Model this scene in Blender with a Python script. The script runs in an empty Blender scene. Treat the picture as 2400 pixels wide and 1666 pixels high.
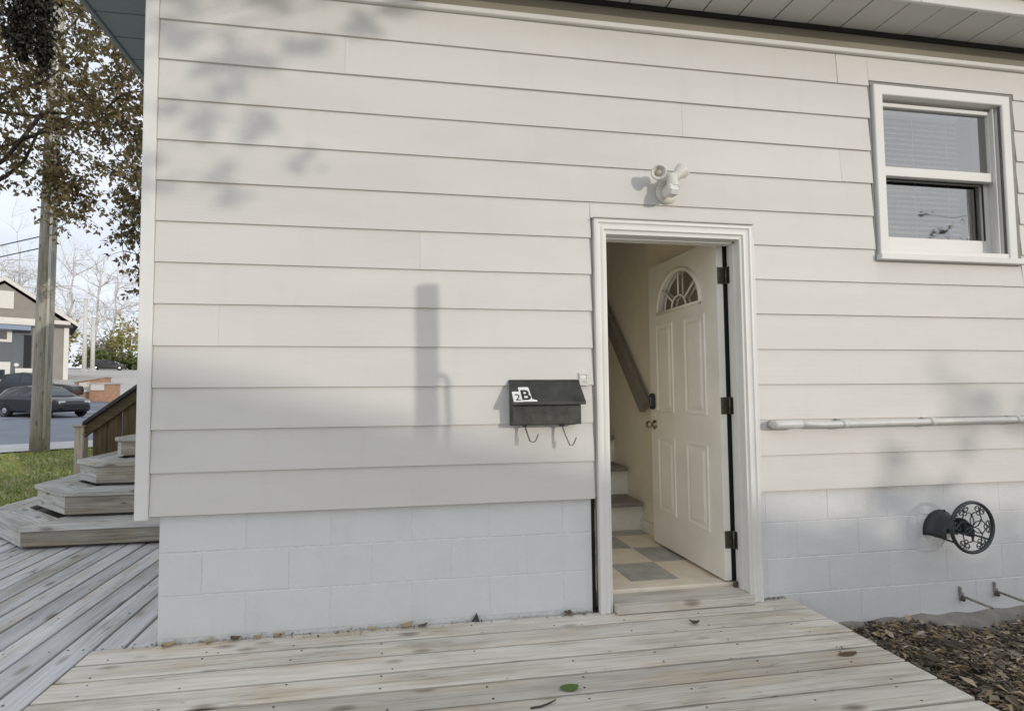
import bpy, bmesh, math, random
from mathutils import Vector, Matrix
R = math.radians
random.seed(7)
scn = bpy.context.scene
COL = scn.collection

# ------------------------------------------------------------------ camera, sky, sun, exposure
CAM = Vector((0.0, -2.66492, 1.185))
yaw, pitch, roll = 0.152929186, 0.0464383662, -0.00729494924
fw = Vector((math.sin(yaw)*math.cos(pitch), math.cos(yaw)*math.cos(pitch), math.sin(pitch)))
rt = Vector((math.cos(yaw), -math.sin(yaw), 0.0))
up = rt.cross(fw)
rt2 = rt*math.cos(roll) + up*math.sin(roll)
up2 = up*math.cos(roll) - rt*math.sin(roll)
cam = bpy.data.cameras.new('camera')
cam.lens = 18.0
cam.sensor_width = 36.0
cam.sensor_fit = 'HORIZONTAL'
cam.shift_x = (1200-1107.31)/2400
cam.shift_y = (862.24-833)/2400
cam.clip_start = 0.05
cam.clip_end = 3000
camo = bpy.data.objects.new('camera', cam)
camo.matrix_world = Matrix(((rt2.x, up2.x, -fw.x, CAM.x), (rt2.y, up2.y, -fw.y, CAM.y), (rt2.z, up2.z, -fw.z, CAM.z), (0, 0, 0, 1)))
COL.objects.link(camo)
scn.camera = camo

SUN_DIR = Vector((-0.70, 1.0, -0.24)).normalized()     # way the light travels
sun_el = math.asin(-SUN_DIR.z)
sun_az = math.atan2(-SUN_DIR.x, -SUN_DIR.y)             # clockwise from +Y
world = bpy.data.worlds.new('World')
scn.world = world
world.use_nodes = True
wn, wl = world.node_tree.nodes, world.node_tree.links
wn.clear()
sky = wn.new('ShaderNodeTexSky')
sky.sky_type = 'NISHITA'
sky.sun_disc = False
sky.sun_elevation = sun_el
sky.sun_rotation = sun_az
sky.air_density = 0.8
sky.dust_density = 3.0
sky.ozone_density = 2.0
bg = wn.new('ShaderNodeBackground')
bg.inputs['Strength'].default_value = 0.15
wo = wn.new('ShaderNodeOutputWorld')
# thin bright cloud veil over the whole sky
wtc = wn.new('ShaderNodeTexCoord')
wmp = wn.new('ShaderNodeMapping')
wmp.inputs['Scale'].default_value = (1.0, 1.0, 2.6)
wno = wn.new('ShaderNodeTexNoise')
wno.inputs['Scale'].default_value = 2.4
wno.inputs['Detail'].default_value = 6.0
wno.inputs['Roughness'].default_value = 0.6
wrp = wn.new('ShaderNodeMapRange')
wrp.inputs['From Min'].default_value = 0.3
wrp.inputs['From Max'].default_value = 0.7
wrp.inputs['To Min'].default_value = 0.62
wrp.inputs['To Max'].default_value = 0.95
wmx = wn.new('ShaderNodeMix')
wmx.data_type = 'RGBA'
wmx.inputs[7].default_value = (10.0, 10.5, 11.3, 1)
wl.new(wtc.outputs['Generated'], wmp.inputs['Vector'])
wl.new(wmp.outputs[0], wno.inputs['Vector'])
wl.new(wno.outputs['Fac'], wrp.inputs[0])
wl.new(wrp.outputs[0], wmx.inputs[0])
wl.new(sky.outputs[0], wmx.inputs[6])
wl.new(wmx.outputs[2], bg.inputs[0])
wl.new(bg.outputs[0], wo.inputs[0])

sun = bpy.data.lights.new('sun', 'SUN')
sun.energy = 2.0
sun.angle = R(0.53)
sun.color = (1.0, 0.925, 0.82)
suno = bpy.data.objects.new('sun', sun)
suno.rotation_euler = SUN_DIR.to_track_quat('-Z', 'Y').to_euler()
suno.location = (20, -30, 12)
COL.objects.link(suno)

vs = scn.view_settings
vs.view_transform = 'Standard'
vs.look = 'None'
vs.exposure = -0.46
vs.gamma = 1.0
vs.use_curve_mapping = False
scn.cycles.max_bounces = 8
scn.cycles.diffuse_bounces = 5
scn.cycles.transparent_max_bounces = 12

# ------------------------------------------------------------------ materials
def new_mat(name):
    m = bpy.data.materials.new(name)
    m.use_nodes = True
    nt = m.node_tree
    b = nt.nodes['Principled BSDF']
    return m, nt, b

def N(nt, t, **kw):
    n = nt.nodes.new(t)
    for k, v in kw.items():
        setattr(n, k, v)
    return n

def mapping(nt, scale, rnd=True, coord='Object'):
    tc = N(nt, 'ShaderNodeTexCoord')
    mp = N(nt, 'ShaderNodeMapping')
    mp.inputs['Scale'].default_value = scale
    nt.links.new(tc.outputs[coord], mp.inputs['Vector'])
    if rnd:
        oi = N(nt, 'ShaderNodeObjectInfo')
        mu = N(nt, 'ShaderNodeMath', operation='MULTIPLY')
        mu.inputs[1].default_value = 37.0
        nt.links.new(oi.outputs['Random'], mu.inputs[0])
        nt.links.new(mu.outputs[0], mp.inputs['Location'])
    return mp.outputs[0]

def noise(nt, vec, scale=1.0, detail=4.0, rough=0.55, dist=0.0):
    n = N(nt, 'ShaderNodeTexNoise')
    n.inputs['Scale'].default_value = scale
    n.inputs['Detail'].default_value = detail
    n.inputs['Roughness'].default_value = rough
    n.inputs['Distortion'].default_value = dist
    nt.links.new(vec, n.inputs['Vector'])
    return n.outputs['Fac']

def ramp(nt, fac, stops):
    r = N(nt, 'ShaderNodeValToRGB')
    e = r.color_ramp.elements
    while len(e) > 1:
        e.remove(e[-1])
    for i, (p, c) in enumerate(stops):
        el = e[0] if i == 0 else e.new(p)
        el.position = p
        el.color = (*c, 1) if len(c) == 3 else c
    nt.links.new(fac, r.inputs[0])
    return r.outputs[0]

def mix(nt, a, b, fac, mode='MIX'):
    m = N(nt, 'ShaderNodeMix', data_type='RGBA', blend_type=mode)
    for s, v in ((0, fac), (6, a), (7, b)):
        if hasattr(v, 'links'):
            nt.links.new(v, m.inputs[s])
        elif s == 0:
            m.inputs[0].default_value = v
        else:
            m.inputs[s].default_value = (*v, 1)
    return m.outputs[2]

def bump(nt, b, h, strength, dist=0.01):
    bp = N(nt, 'ShaderNodeBump')
    bp.inputs['Strength'].default_value = strength
    bp.inputs['Distance'].default_value = dist
    nt.links.new(h, bp.inputs['Height'])
    nt.links.new(bp.outputs[0], b.inputs['Normal'])

def mat(name, col, rough=0.6, metal=0.0, nscale=20.0, namt=0.12, bstr=0.1, bdist=0.003, aniso=(1, 1, 1), objvar=0.0, spec=0.5):
    """plain material: colour with a fine uneven tone and relief"""
    m, nt, b = new_mat(name)
    v = mapping(nt, aniso)
    f = noise(nt, v, nscale, 5)
    lo = tuple(c*(1-namt) for c in col)
    hi = tuple(min(1, c*(1+namt)) for c in col)
    c = ramp(nt, f, [(0.3, lo), (0.7, hi)])
    if objvar:
        oi = N(nt, 'ShaderNodeObjectInfo')
        mr = N(nt, 'ShaderNodeMapRange')
        mr.inputs['To Min'].default_value = 1-objvar
        mr.inputs['To Max'].default_value = 1+objvar
        nt.links.new(oi.outputs['Random'], mr.inputs[0])
        cc = N(nt, 'ShaderNodeCombineColor')
        for i in range(3):
            nt.links.new(mr.outputs[0], cc.inputs[i])
        c = mix(nt, c, cc.outputs[0], 1.0, 'MULTIPLY')
    nt.links.new(c, b.inputs['Base Color'])
    b.inputs['Roughness'].default_value = rough
    b.inputs['Metallic'].default_value = metal
    b.inputs['Specular IOR Level'].default_value = spec
    if bstr:
        bump(nt, b, f, bstr, bdist)
    return m

def mat_wood(name, dark, mid, light, axis=0, knots=True, grain=1.0, rough=0.85, objvar=0.16, tint=(0.9, 0.82, 0.7)):
    """weathered board: streaks along one axis, blotches, knots"""
    m, nt, b = new_mat(name)
    def sc(a, c):
        s = [c, c, c]
        s[axis] = a
        return tuple(s)
    v1 = mapping(nt, sc(2.4, 64))
    f1 = noise(nt, v1, 1.0, 6, 0.62, 0.4)
    v2 = mapping(nt, sc(1.1, 4.5))
    f2 = noise(nt, v2, 1.6, 4, 0.6)
    v3 = mapping(nt, sc(6, 160))
    f3 = noise(nt, v3, 1.0, 3, 0.6)
    c = ramp(nt, f1, [(0.26, dark), (0.46, mid), (0.72, light)])
    blot = ramp(nt, f2, [(0.3, (0.7, 0.68, 0.64)), (0.48, (0.98, 0.98, 0.97)), (0.7, (1.12, 1.12, 1.12))])
    c = mix(nt, c, blot, 0.85, 'MULTIPLY')
    v5 = mapping(nt, sc(0.8, 2.6))
    f5 = noise(nt, v5, 2.3, 3, 0.5)
    tf = ramp(nt, f5, [(0.5, (0, 0, 0)), (0.68, (0.8, 0.8, 0.8))])
    c = mix(nt, c, mix(nt, c, tint, 1.0, 'MULTIPLY'), tf)
    fk = noise(nt, mapping(nt, sc(1.1, 34)), 1.0, 2, 0.5, 0.3)
    ck = ramp(nt, fk, [(0.488, (1, 1, 1)), (0.5, (0.42, 0.39, 0.35)), (0.512, (1, 1, 1))])
    fm = noise(nt, mapping(nt, sc(0.9, 6)), 1.0, 2, 0.5)
    c = mix(nt, c, mix(nt, c, ck, 1.0, 'MULTIPLY'), ramp(nt, fm, [(0.5, (0, 0, 0)), (0.62, (1, 1, 1))]))
    if knots:
        v4 = mapping(nt, sc(3.0, 8.0))
        vo = N(nt, 'ShaderNodeTexVoronoi', feature='F1')
        vo.inputs['Scale'].default_value = 1.0
        vo.inputs['Randomness'].default_value = 1.0
        nt.links.new(v4, vo.inputs['Vector'])
        kf = ramp(nt, vo.outputs['Distance'], [(0.05, (0.30, 0.25, 0.2)), (0.13, (0.62, 0.58, 0.53)), (0.2, (1, 1, 1))])
        c = mix(nt, c, kf, 0.8, 'MULTIPLY')
    oi = N(nt, 'ShaderNodeObjectInfo')
    mr = N(nt, 'ShaderNodeMapRange')
    mr.inputs['To Min'].default_value = 1-objvar
    mr.inputs['To Max'].default_value = 1+objvar
    nt.links.new(oi.outputs['Random'], mr.inputs[0])
    cc = N(nt, 'ShaderNodeCombineColor')
    for i in range(3):
        nt.links.new(mr.outputs[0], cc.inputs[i])
    c = mix(nt, c, cc.outputs[0], 1.0, 'MULTIPLY')
    nt.links.new(c, b.inputs['Base Color'])
    b.inputs['Roughness'].default_value = rough
    b.inputs['Specular IOR Level'].default_value = 0.3
    ad = N(nt, 'ShaderNodeMath', operation='ADD')
    nt.links.new(f1, ad.inputs[0])
    nt.links.new(f3, ad.inputs[1])
    bump(nt, b, ad.outputs[0], 0.35*grain, 0.004)
    return m

def mat_paint(name, col, rough=0.5, dirt=0.12, grain=(2.0, 60, 60), gstr=0.12, wave=0.25, ov=0.012, dsc=(0.8, 2.5, 2.5)):
    """painted siding: faint embossed grain, gentle waviness, rain dirt"""
    m, nt, b = new_mat(name)
    v1 = mapping(nt, grain)
    f1 = noise(nt, v1, 1.0, 4, 0.6)
    v2 = mapping(nt, dsc)
    f2 = noise(nt, v2, 1.0, 5, 0.6)
    v3 = mapping(nt, (60, 60, 60))
    f3 = noise(nt, v3, 1.0, 2, 0.5)
    lo = tuple(c*(1-dirt) for c in col)
    c = ramp(nt, f2, [(0.28, lo), (0.6, col)])
    sp = ramp(nt, f3, [(0.2, (0.93, 0.92, 0.9)), (0.34, (1, 1, 1))])
    c = mix(nt, c, sp, 0.6, 'MULTIPLY')
    f4 = noise(nt, mapping(nt, (9, 9, 0.7)), 1.0, 4, 0.6)
    c = mix(nt, c, ramp(nt, f4, [(0.28, (0.93, 0.915, 0.89)), (0.46, (1, 1, 1))]), 0.3, 'MULTIPLY')
    oi = N(nt, 'ShaderNodeObjectInfo')
    mr = N(nt, 'ShaderNodeMapRange')
    mr.inputs['To Min'].default_value = 1-ov
    mr.inputs['To Max'].default_value = 1+ov
    nt.links.new(oi.outputs['Random'], mr.inputs[0])
    cc = N(nt, 'ShaderNodeCombineColor')
    for i in range(3):
        nt.links.new(mr.outputs[0], cc.inputs[i])
    c = mix(nt, c, cc.outputs[0], 1.0, 'MULTIPLY')
    nt.links.new(c, b.inputs['Base Color'])
    b.inputs['Roughness'].default_value = rough
    b.inputs['Specular IOR Level'].default_value = 0.35
    ad = N(nt, 'ShaderNodeMath', operation='MULTIPLY_ADD')
    ad.inputs[1].default_value = wave*4
    nt.links.new(f2, ad.inputs[0])
    nt.links.new(f1, ad.inputs[2])
    bump(nt, b, ad.outputs[0], gstr, 0.004)
    return m

def mat_glass(name, tint=(0.97, 0.985, 0.99), refl=1.0):
    m = bpy.data.materials.new(name)
    m.use_nodes = True
    nt = m.node_tree
    nt.nodes.clear()
    o = N(nt, 'ShaderNodeOutputMaterial')
    t = N(nt, 'ShaderNodeBsdfTransparent')
    t.inputs[0].default_value = (*tint, 1)
    g = N(nt, 'ShaderNodeBsdfGlossy')
    g.inputs['Roughness'].default_value = 0.02
    f = N(nt, 'ShaderNodeFresnel')
    f.inputs[0].default_value = 1.9
    mr = N(nt, 'ShaderNodeMath', operation='MULTIPLY')
    mr.inputs[1].default_value = refl
    mr.use_clamp = True
    nt.links.new(f.outputs[0], mr.inputs[0])
    mx = N(nt, 'ShaderNodeMixShader')
    nt.links.new(mr.outputs[0], mx.inputs[0])
    nt.links.new(t.outputs[0], mx.inputs[1])
    nt.links.new(g.outputs[0], mx.inputs[2])
    nt.links.new(mx.outputs[0], o.inputs[0])
    return m

def mat_leaf(name, cols, trans=0.25, rough=0.6):
    """leaf: colour varies from leaf to leaf (a per-face random attribute), a little light passes through"""
    m, nt, b = new_mat(name)
    at = N(nt, 'ShaderNodeAttribute', attribute_name='rnd')
    c = ramp(nt, at.outputs['Fac'], [(i/(len(cols)-1), k) for i, k in enumerate(cols)])
    nt.links.new(c, b.inputs['Base Color'])
    b.inputs['Roughness'].default_value = rough
    b.inputs['Specular IOR Level'].default_value = 0.3
    tr = N(nt, 'ShaderNodeBsdfTranslucent')
    nt.links.new(c, tr.inputs[0])
    mx = N(nt, 'ShaderNodeMixShader')
    mx.inputs[0].default_value = trans
    o = nt.nodes['Material Output']
    nt.links.new(b.outputs[0], mx.inputs[1])
    nt.links.new(tr.outputs[0], mx.inputs[2])
    nt.links.new(mx.outputs[0], o.inputs[0])
    return m

M = {}
M['siding'] = mat_paint('siding paint', (0.665, 0.642, 0.605), gstr=0.2, dirt=0.09, wave=0.4)
M['block'] = mat_paint('block paint', (0.70, 0.70, 0.695), rough=0.75, dirt=0.04, grain=(42, 42, 42), gstr=0.42, wave=0.1, ov=0.006, dsc=(7, 9, 9))
M['mortar'] = mat('mortar', (0.68, 0.68, 0.675), 0.85, nscale=60, bstr=0.3)
M['trim'] = mat_paint('trim paint', (0.76, 0.745, 0.71), rough=0.42, dirt=0.08, gstr=0.06)
M['trimdull'] = mat_paint('dull trim paint', (0.52, 0.50, 0.46), rough=0.6, dirt=0.15)
M['caulk'] = mat('gray caulk', (0.25, 0.24, 0.22), 0.7, nscale=30)
M['sidesoffit'] = mat_paint('slate soffit', (0.26, 0.30, 0.33), rough=0.5, dirt=0.1, gstr=0.1)
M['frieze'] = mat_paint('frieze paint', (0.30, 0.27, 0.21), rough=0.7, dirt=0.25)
M['soffit'] = mat_paint('soffit vinyl', (0.60, 0.59, 0.57), rough=0.5, dirt=0.1, grain=(90, 10, 10), gstr=0.25)
M['darkgap'] = mat('dark gap', (0.02, 0.02, 0.02), 0.9, bstr=0)  # near-black, stands in for the shade inside narrow gaps
M['gutter'] = mat('gutter metal', (0.36, 0.35, 0.34), 0.45, nscale=8)
M['shingle'] = mat('roof shingle', (0.08, 0.075, 0.07), 0.9, nscale=40, namt=0.4, bstr=0.4)
M['deck'] = mat_wood('weathered deck board', (0.40, 0.37, 0.315), (0.585, 0.55, 0.485), (0.70, 0.665, 0.595))
M['deckside'] = mat_wood('weathered sky toned deck board', (0.37, 0.37, 0.37), (0.54, 0.543, 0.545), (0.66, 0.662, 0.665))  # cooler copy of the deck wood, with the blue sky light put into it
M['joist'] = mat_wood('joist wood', (0.06, 0.055, 0.05), (0.1, 0.09, 0.08), (0.14, 0.13, 0.12), knots=False)
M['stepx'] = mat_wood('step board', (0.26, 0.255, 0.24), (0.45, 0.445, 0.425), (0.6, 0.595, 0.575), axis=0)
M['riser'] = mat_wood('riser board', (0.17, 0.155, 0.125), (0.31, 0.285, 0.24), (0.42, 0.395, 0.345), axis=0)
M['fencewood'] = mat_wood('stained fence board', (0.05, 0.035, 0.018), (0.095, 0.07, 0.036), (0.14, 0.105, 0.06), axis=2)
M['railwood'] = mat_wood('stained rail', (0.05, 0.035, 0.02), (0.10, 0.073, 0.04), (0.15, 0.115, 0.07), axis=0)
M['railcap'] = mat_wood('dark rail cap', (0.03, 0.03, 0.03), (0.06, 0.06, 0.062), (0.1, 0.1, 0.105), axis=0, knots=False)
M['postwood'] = mat_wood('pale post wood', (0.3, 0.25, 0.18), (0.46, 0.4, 0.31), (0.58, 0.53, 0.44), axis=2)
M['polewood'] = mat_wood('utility pole wood', (0.18, 0.17, 0.155), (0.31, 0.295, 0.265), (0.43, 0.41, 0.375), axis=2, knots=True)
M['interior'] = mat('interior wall paint', (0.86, 0.80, 0.66), 0.6, nscale=12, namt=0.03, bstr=0.05)
M['riserwhite'] = mat('white riser paint', (0.84, 0.81, 0.72), 0.5, namt=0.04)
M['treadgray'] = mat('gray tread paint', (0.24, 0.22, 0.19), 0.6, nscale=15, namt=0.12)
M['tiledark'] = mat('gray vinyl tile', (0.42, 0.405, 0.37), 0.45, nscale=9, namt=0.2)
M['tilelight'] = mat('cream vinyl tile', (0.80, 0.71, 0.57), 0.45, nscale=9, namt=0.08)
M['doorpaint'] = mat('door paint', (0.86, 0.83, 0.75), 0.42, nscale=4, namt=0.06, bstr=0.05)
M['hinge'] = mat('antique hinge metal', (0.13, 0.115, 0.09), 0.4, metal=0.8, nscale=60, namt=0.3)
M['brass'] = mat('worn brass', (0.42, 0.36, 0.24), 0.3, metal=1.0, nscale=40)
M['black'] = mat('black enamel', (0.03, 0.032, 0.034), 0.42, nscale=30, namt=0.25)
M['mailbox'] = mat('scuffed black steel', (0.036, 0.036, 0.033), 0.38, nscale=9, namt=0.55, bstr=0.08)
M['mailface'] = mat('weathered black steel', (0.042, 0.041, 0.034), 0.55, nscale=22, namt=0.6, bstr=0.15)
M['iron'] = mat('cast iron', (0.035, 0.04, 0.043), 0.5, nscale=50, namt=0.3, bstr=0.3)
M['sticker'] = mat('white sticker', (0.78, 0.78, 0.76), 0.5, namt=0.03, bstr=0)
M['ink'] = mat('black lettering', (0.02, 0.02, 0.02), 0.6, bstr=0)
M['wire'] = mat('hook steel', (0.30, 0.29, 0.26), 0.35, metal=0.8, nscale=60)
M['plastic'] = mat('white plastic', (0.70, 0.68, 0.62), 0.4, namt=0.04, bstr=0)
M['lens'] = mat('lamp lens', (0.42, 0.38, 0.30), 0.25, bstr=0)
M['pvc'] = mat('gray pvc', (0.62, 0.61, 0.58), 0.4, namt=0.05, bstr=0.03)
M['plate'] = mat('painted steel plate', (0.6, 0.585, 0.54), 0.45, namt=0.06)
M['peg'] = mat('galvanised steel', (0.34, 0.315, 0.27), 0.5, metal=0.5, nscale=40, namt=0.3)
M['glass'] = mat_glass('window glass', refl=2.8)
M['blind'] = mat('blind slat', (0.93, 0.93, 0.94), 0.5, namt=0.02, bstr=0)
M['gasket'] = mat('black gasket', (0.02, 0.02, 0.02), 0.6, bstr=0)
M['roomdark'] = mat('room paint', (0.5, 0.48, 0.44), 0.7, bstr=0)
M['concrete'] = mat('concrete', (0.24, 0.22, 0.19), 0.9, nscale=14, namt=0.2, bstr=0.4)
M['soil'] = mat('dark mulch soil', (0.05, 0.043, 0.035), 0.95, nscale=30, namt=0.5, bstr=0.8, bdist=0.02)
M['screw'] = mat('rusty screw', (0.055, 0.045, 0.035), 0.6, bstr=0)
M['asphalt'] = mat('asphalt', (0.17, 0.19, 0.225), 0.8, nscale=0.7, namt=0.12, bstr=0)  # reflected sky is put into the bluish base colour
M['lot'] = mat('pale parking lot', (0.44, 0.42, 0.385), 0.85, nscale=0.35, namt=0.1, bstr=0)
M['kerb'] = mat('kerb concrete', (0.45, 0.45, 0.44), 0.85, nscale=3, namt=0.1, bstr=0)
M['marking'] = mat('road paint', (0.62, 0.62, 0.62), 0.6, nscale=5, namt=0.15, bstr=0)
M['carblack'] = mat('black car paint', (0.018, 0.02, 0.024), 0.18, nscale=2, namt=0.05, bstr=0)
M['cargray'] = mat('dark gray car paint', (0.03, 0.034, 0.04), 0.22, nscale=2, namt=0.05, bstr=0)
M['carglass'] = mat('car glass', (0.04, 0.05, 0.06), 0.06, bstr=0)
M['tyre'] = mat('tyre rubber', (0.015, 0.015, 0.016), 0.8, bstr=0)
M['rim'] = mat('wheel rim', (0.45, 0.46, 0.48), 0.3, metal=0.8, bstr=0)
M['headlight'] = mat('headlight', (0.75, 0.75, 0.73), 0.15, bstr=0)
M['amber'] = mat('amber lamp', (0.7, 0.3, 0.08), 0.2, bstr=0)
M['housebrown'] = mat('taupe house siding', (0.26, 0.24, 0.21), 0.7, nscale=2, namt=0.06, bstr=0)
M['houseslate'] = mat('slate house siding', (0.115, 0.125, 0.14), 0.7, nscale=2, namt=0.06, bstr=0)
M['housetrim'] = mat('house white trim', (0.66, 0.64, 0.59), 0.6, bstr=0)
M['awning'] = mat('blue gray awning', (0.22, 0.27, 0.36), 0.6, bstr=0)
M['brick'] = mat('orange brick', (0.42, 0.25, 0.16), 0.85, nscale=8, namt=0.2, bstr=0)
M['lamppole'] = mat('white lamp pole', (0.6, 0.58, 0.53), 0.5, bstr=0)
M['bark'] = mat('dark bark', (0.055, 0.045, 0.036), 0.9, nscale=14, namt=0.4, bstr=0.6)
M['hazebark'] = mat('haze paled bark', (0.58, 0.56, 0.54), 0.9, nscale=4, namt=0.2, bstr=0)  # bark lightened to stand in for the paleness of distance
M['leaf'] = mat_leaf('brown autumn leaf', [(0.10, 0.08, 0.042), (0.18, 0.14, 0.07), (0.27, 0.205, 0.10), (0.22, 0.205, 0.09), (0.36, 0.28, 0.15)], 0.5)
M['darkleaf'] = mat_leaf('backlit dark leaf', [(0.008, 0.007, 0.005), (0.014, 0.011, 0.007), (0.03, 0.022, 0.012)], 0.05)  # near-black colour stands in for leaves seen against the light
M['bushleaf'] = mat_leaf('yellow green leaf', [(0.14, 0.14, 0.045), (0.30, 0.27, 0.09), (0.42, 0.36, 0.14), (0.24, 0.26, 0.09)], 0.3)
M['greenleaf'] = mat_leaf('green shrub leaf', [(0.06, 0.09, 0.03), (0.13, 0.17, 0.06), (0.2, 0.2, 0.08)], 0.25)
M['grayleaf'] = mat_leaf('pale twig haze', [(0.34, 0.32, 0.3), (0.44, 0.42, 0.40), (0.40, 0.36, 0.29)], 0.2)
M['litter'] = mat_leaf('leaf litter', [(0.04, 0.033, 0.026), (0.15, 0.125, 0.10), (0.27, 0.235, 0.195), (0.30, 0.21, 0.10), (0.55, 0.46, 0.32), (0.20, 0.165, 0.13), (0.06, 0.05, 0.04)], 0.1, 0.8)
M['dryleaf'] = mat_leaf('dry tan leaf', [(0.36, 0.27, 0.14), (0.5, 0.41, 0.25)], 0.2)
M['brownleaf'] = mat_leaf('dry brown leaf', [(0.10, 0.065, 0.035), (0.14, 0.10, 0.06)], 0.1)
M['freshleaf'] = mat_leaf('green fallen leaf', [(0.09, 0.15, 0.04), (0.12, 0.19, 0.05)], 0.2)
M['grass'] = mat_leaf('lawn grass', [(0.13, 0.21, 0.05), (0.22, 0.30, 0.08), (0.30, 0.34, 0.11), (0.48, 0.43, 0.18)], 0.35)
M['dirtlawn'] = mat('lawn soil', (0.25, 0.26, 0.10), 0.95, nscale=1.1, namt=0.5, bstr=0.3)
M['land'] = mat('far ground', (0.32, 0.30, 0.24), 0.95, nscale=0.1, namt=0.3, bstr=0)

# ------------------------------------------------------------------ object helpers
WLOC = {}
def link(o, parent, world_loc):
    COL.objects.link(o)
    p = WLOC.get(parent.name, Vector((0, 0, 0))) if parent else Vector((0, 0, 0))
    if parent:
        o.parent = parent
    o.location = Vector(world_loc) - p
    WLOC[o.name] = Vector(world_loc)

def props(o, label=None, cat=None, group=None, kind=None):
    for k, v in (('label', label), ('category', cat), ('group', group), ('kind', kind)):
        if v:
            o[k] = v
    return o

def empty(name, loc, label=None, cat=None, group=None, kind=None):
    o = bpy.data.objects.new(name, None)
    o.empty_display_size = 0.1
    link(o, None, loc)
    return props(o, label, cat, group, kind)

def mesh_obj(name, verts, faces, m, parent=None, smooth=False, origin=None, rnd=False):
    vs_ = [Vector(v) for v in verts]
    if origin is None:
        lo = Vector([min(v[i] for v in vs_) for i in range(3)])
        hi = Vector([max(v[i] for v in vs_) for i in range(3)])
        origin = (lo+hi)/2
    origin = Vector(origin)
    me = bpy.data.meshes.new(name)
    me.from_pydata([v-origin for v in vs_], [], faces)
    me.materials.append(m)
    if smooth:
        me.polygons.foreach_set('use_smooth', [True]*len(me.polygons))
    o = bpy.data.objects.new(name, me)
    link(o, parent, origin)
    return o

def fix_normals(o):
    bm = bmesh.new()
    bm.from_mesh(o.data)
    bmesh.ops.recalc_face_normals(bm, faces=bm.faces)
    bm.to_mesh(o.data)
    bm.free()
    return o

BOXF = [(0, 3, 2, 1), (4, 5, 6, 7), (0, 1, 5, 4), (1, 2, 6, 5), (2, 3, 7, 6), (3, 0, 4, 7)]
def boxv(x0, x1, y0, y1, z0, z1):
    return [(x0, y0, z0), (x1, y0, z0), (x1, y1, z0), (x0, y1, z0), (x0, y0, z1), (x1, y0, z1), (x1, y1, z1), (x0, y1, z1)]

CACHE = {}
def box(name, x0, x1, y0, y1, z0, z1, m, parent=None, bevel=0.0, seg=1, rot=0.0):
    """box; equal sizes share their mesh data"""
    key = (round(x1-x0, 5), round(y1-y0, 5), round(z1-z0, 5), m.name, bevel, seg)
    c = Vector(((x0+x1)/2, (y0+y1)/2, (z0+z1)/2))
    if key in CACHE:
        me = CACHE[key]
    else:
        hx, hy, hz = (x1-x0)/2, (y1-y0)/2, (z1-z0)/2
        me = bpy.data.meshes.new(name)
        bm = bmesh.new()
        vv = [bm.verts.new(v) for v in boxv(-hx, hx, -hy, hy, -hz, hz)]
        for f in BOXF:
            bm.faces.new([vv[i] for i in f])
        if bevel:
            bmesh.ops.bevel(bm, geom=list(bm.edges), offset=bevel, segments=seg, affect='EDGES', profile=0.5)
        bm.to_mesh(me)
        bm.free()
        me.materials.append(m)
        CACHE[key] = me
    o = bpy.data.objects.new(name, me)
    link(o, parent, c)
    if rot:
        o.rotation_euler.z = rot
    return o

def board_y(name, x0, x1, y0, y1, z0, z1, m, parent, bevel=0.0):
    """board whose long (grain) axis runs along Y: modelled along X and turned"""
    L = y1-y0
    W_ = x1-x0
    cx, cy = (x0+x1)/2, (y0+y1)/2
    return box(name, cx-L/2, cx+L/2, cy-W_/2, cy+W_/2, z0, z1, m, parent, bevel, 1, R(90))

def prism(name, poly, z0, z1, m, parent=None, axis='z', bevel=0.0, rot=0.0):
    """polygon extruded along z (poly in xy), y (poly in xz) or x (poly in yz)"""
    n = len(poly)
    if rot:
        cr, sr = math.cos(-rot), math.sin(-rot)
        poly = [(p[0]*cr-p[1]*sr, p[0]*sr+p[1]*cr) for p in poly]
    if axis == 'z':
        f = lambda p, t: (p[0], p[1], t)
    elif axis == 'y':
        f = lambda p, t: (p[0], t, p[1])
    else:
        f = lambda p, t: (t, p[0], p[1])
    v = [f(p, z0) for p in poly] + [f(p, z1) for p in poly]
    fc = [tuple(range(n-1, -1, -1)), tuple(range(n, 2*n))] + [(i, (i+1) % n, n+(i+1) % n, n+i) for i in range(n)]
    o = mesh_obj(name, v, fc, m, parent)
    fix_normals(o)
    if bevel:
        bm = bmesh.new()
        bm.from_mesh(o.data)
        bmesh.ops.bevel(bm, geom=list(bm.edges), offset=bevel, segments=1, affect='EDGES')
        bm.to_mesh(o.data)
        bm.free()
    if rot:
        w = Matrix.Rotation(rot, 3, 'Z') @ WLOC[o.name]
        WLOC[o.name] = w
        o.location = w-(WLOC[parent.name] if parent else Vector((0, 0, 0)))
        o.rotation_euler.z = rot
    return o

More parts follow.
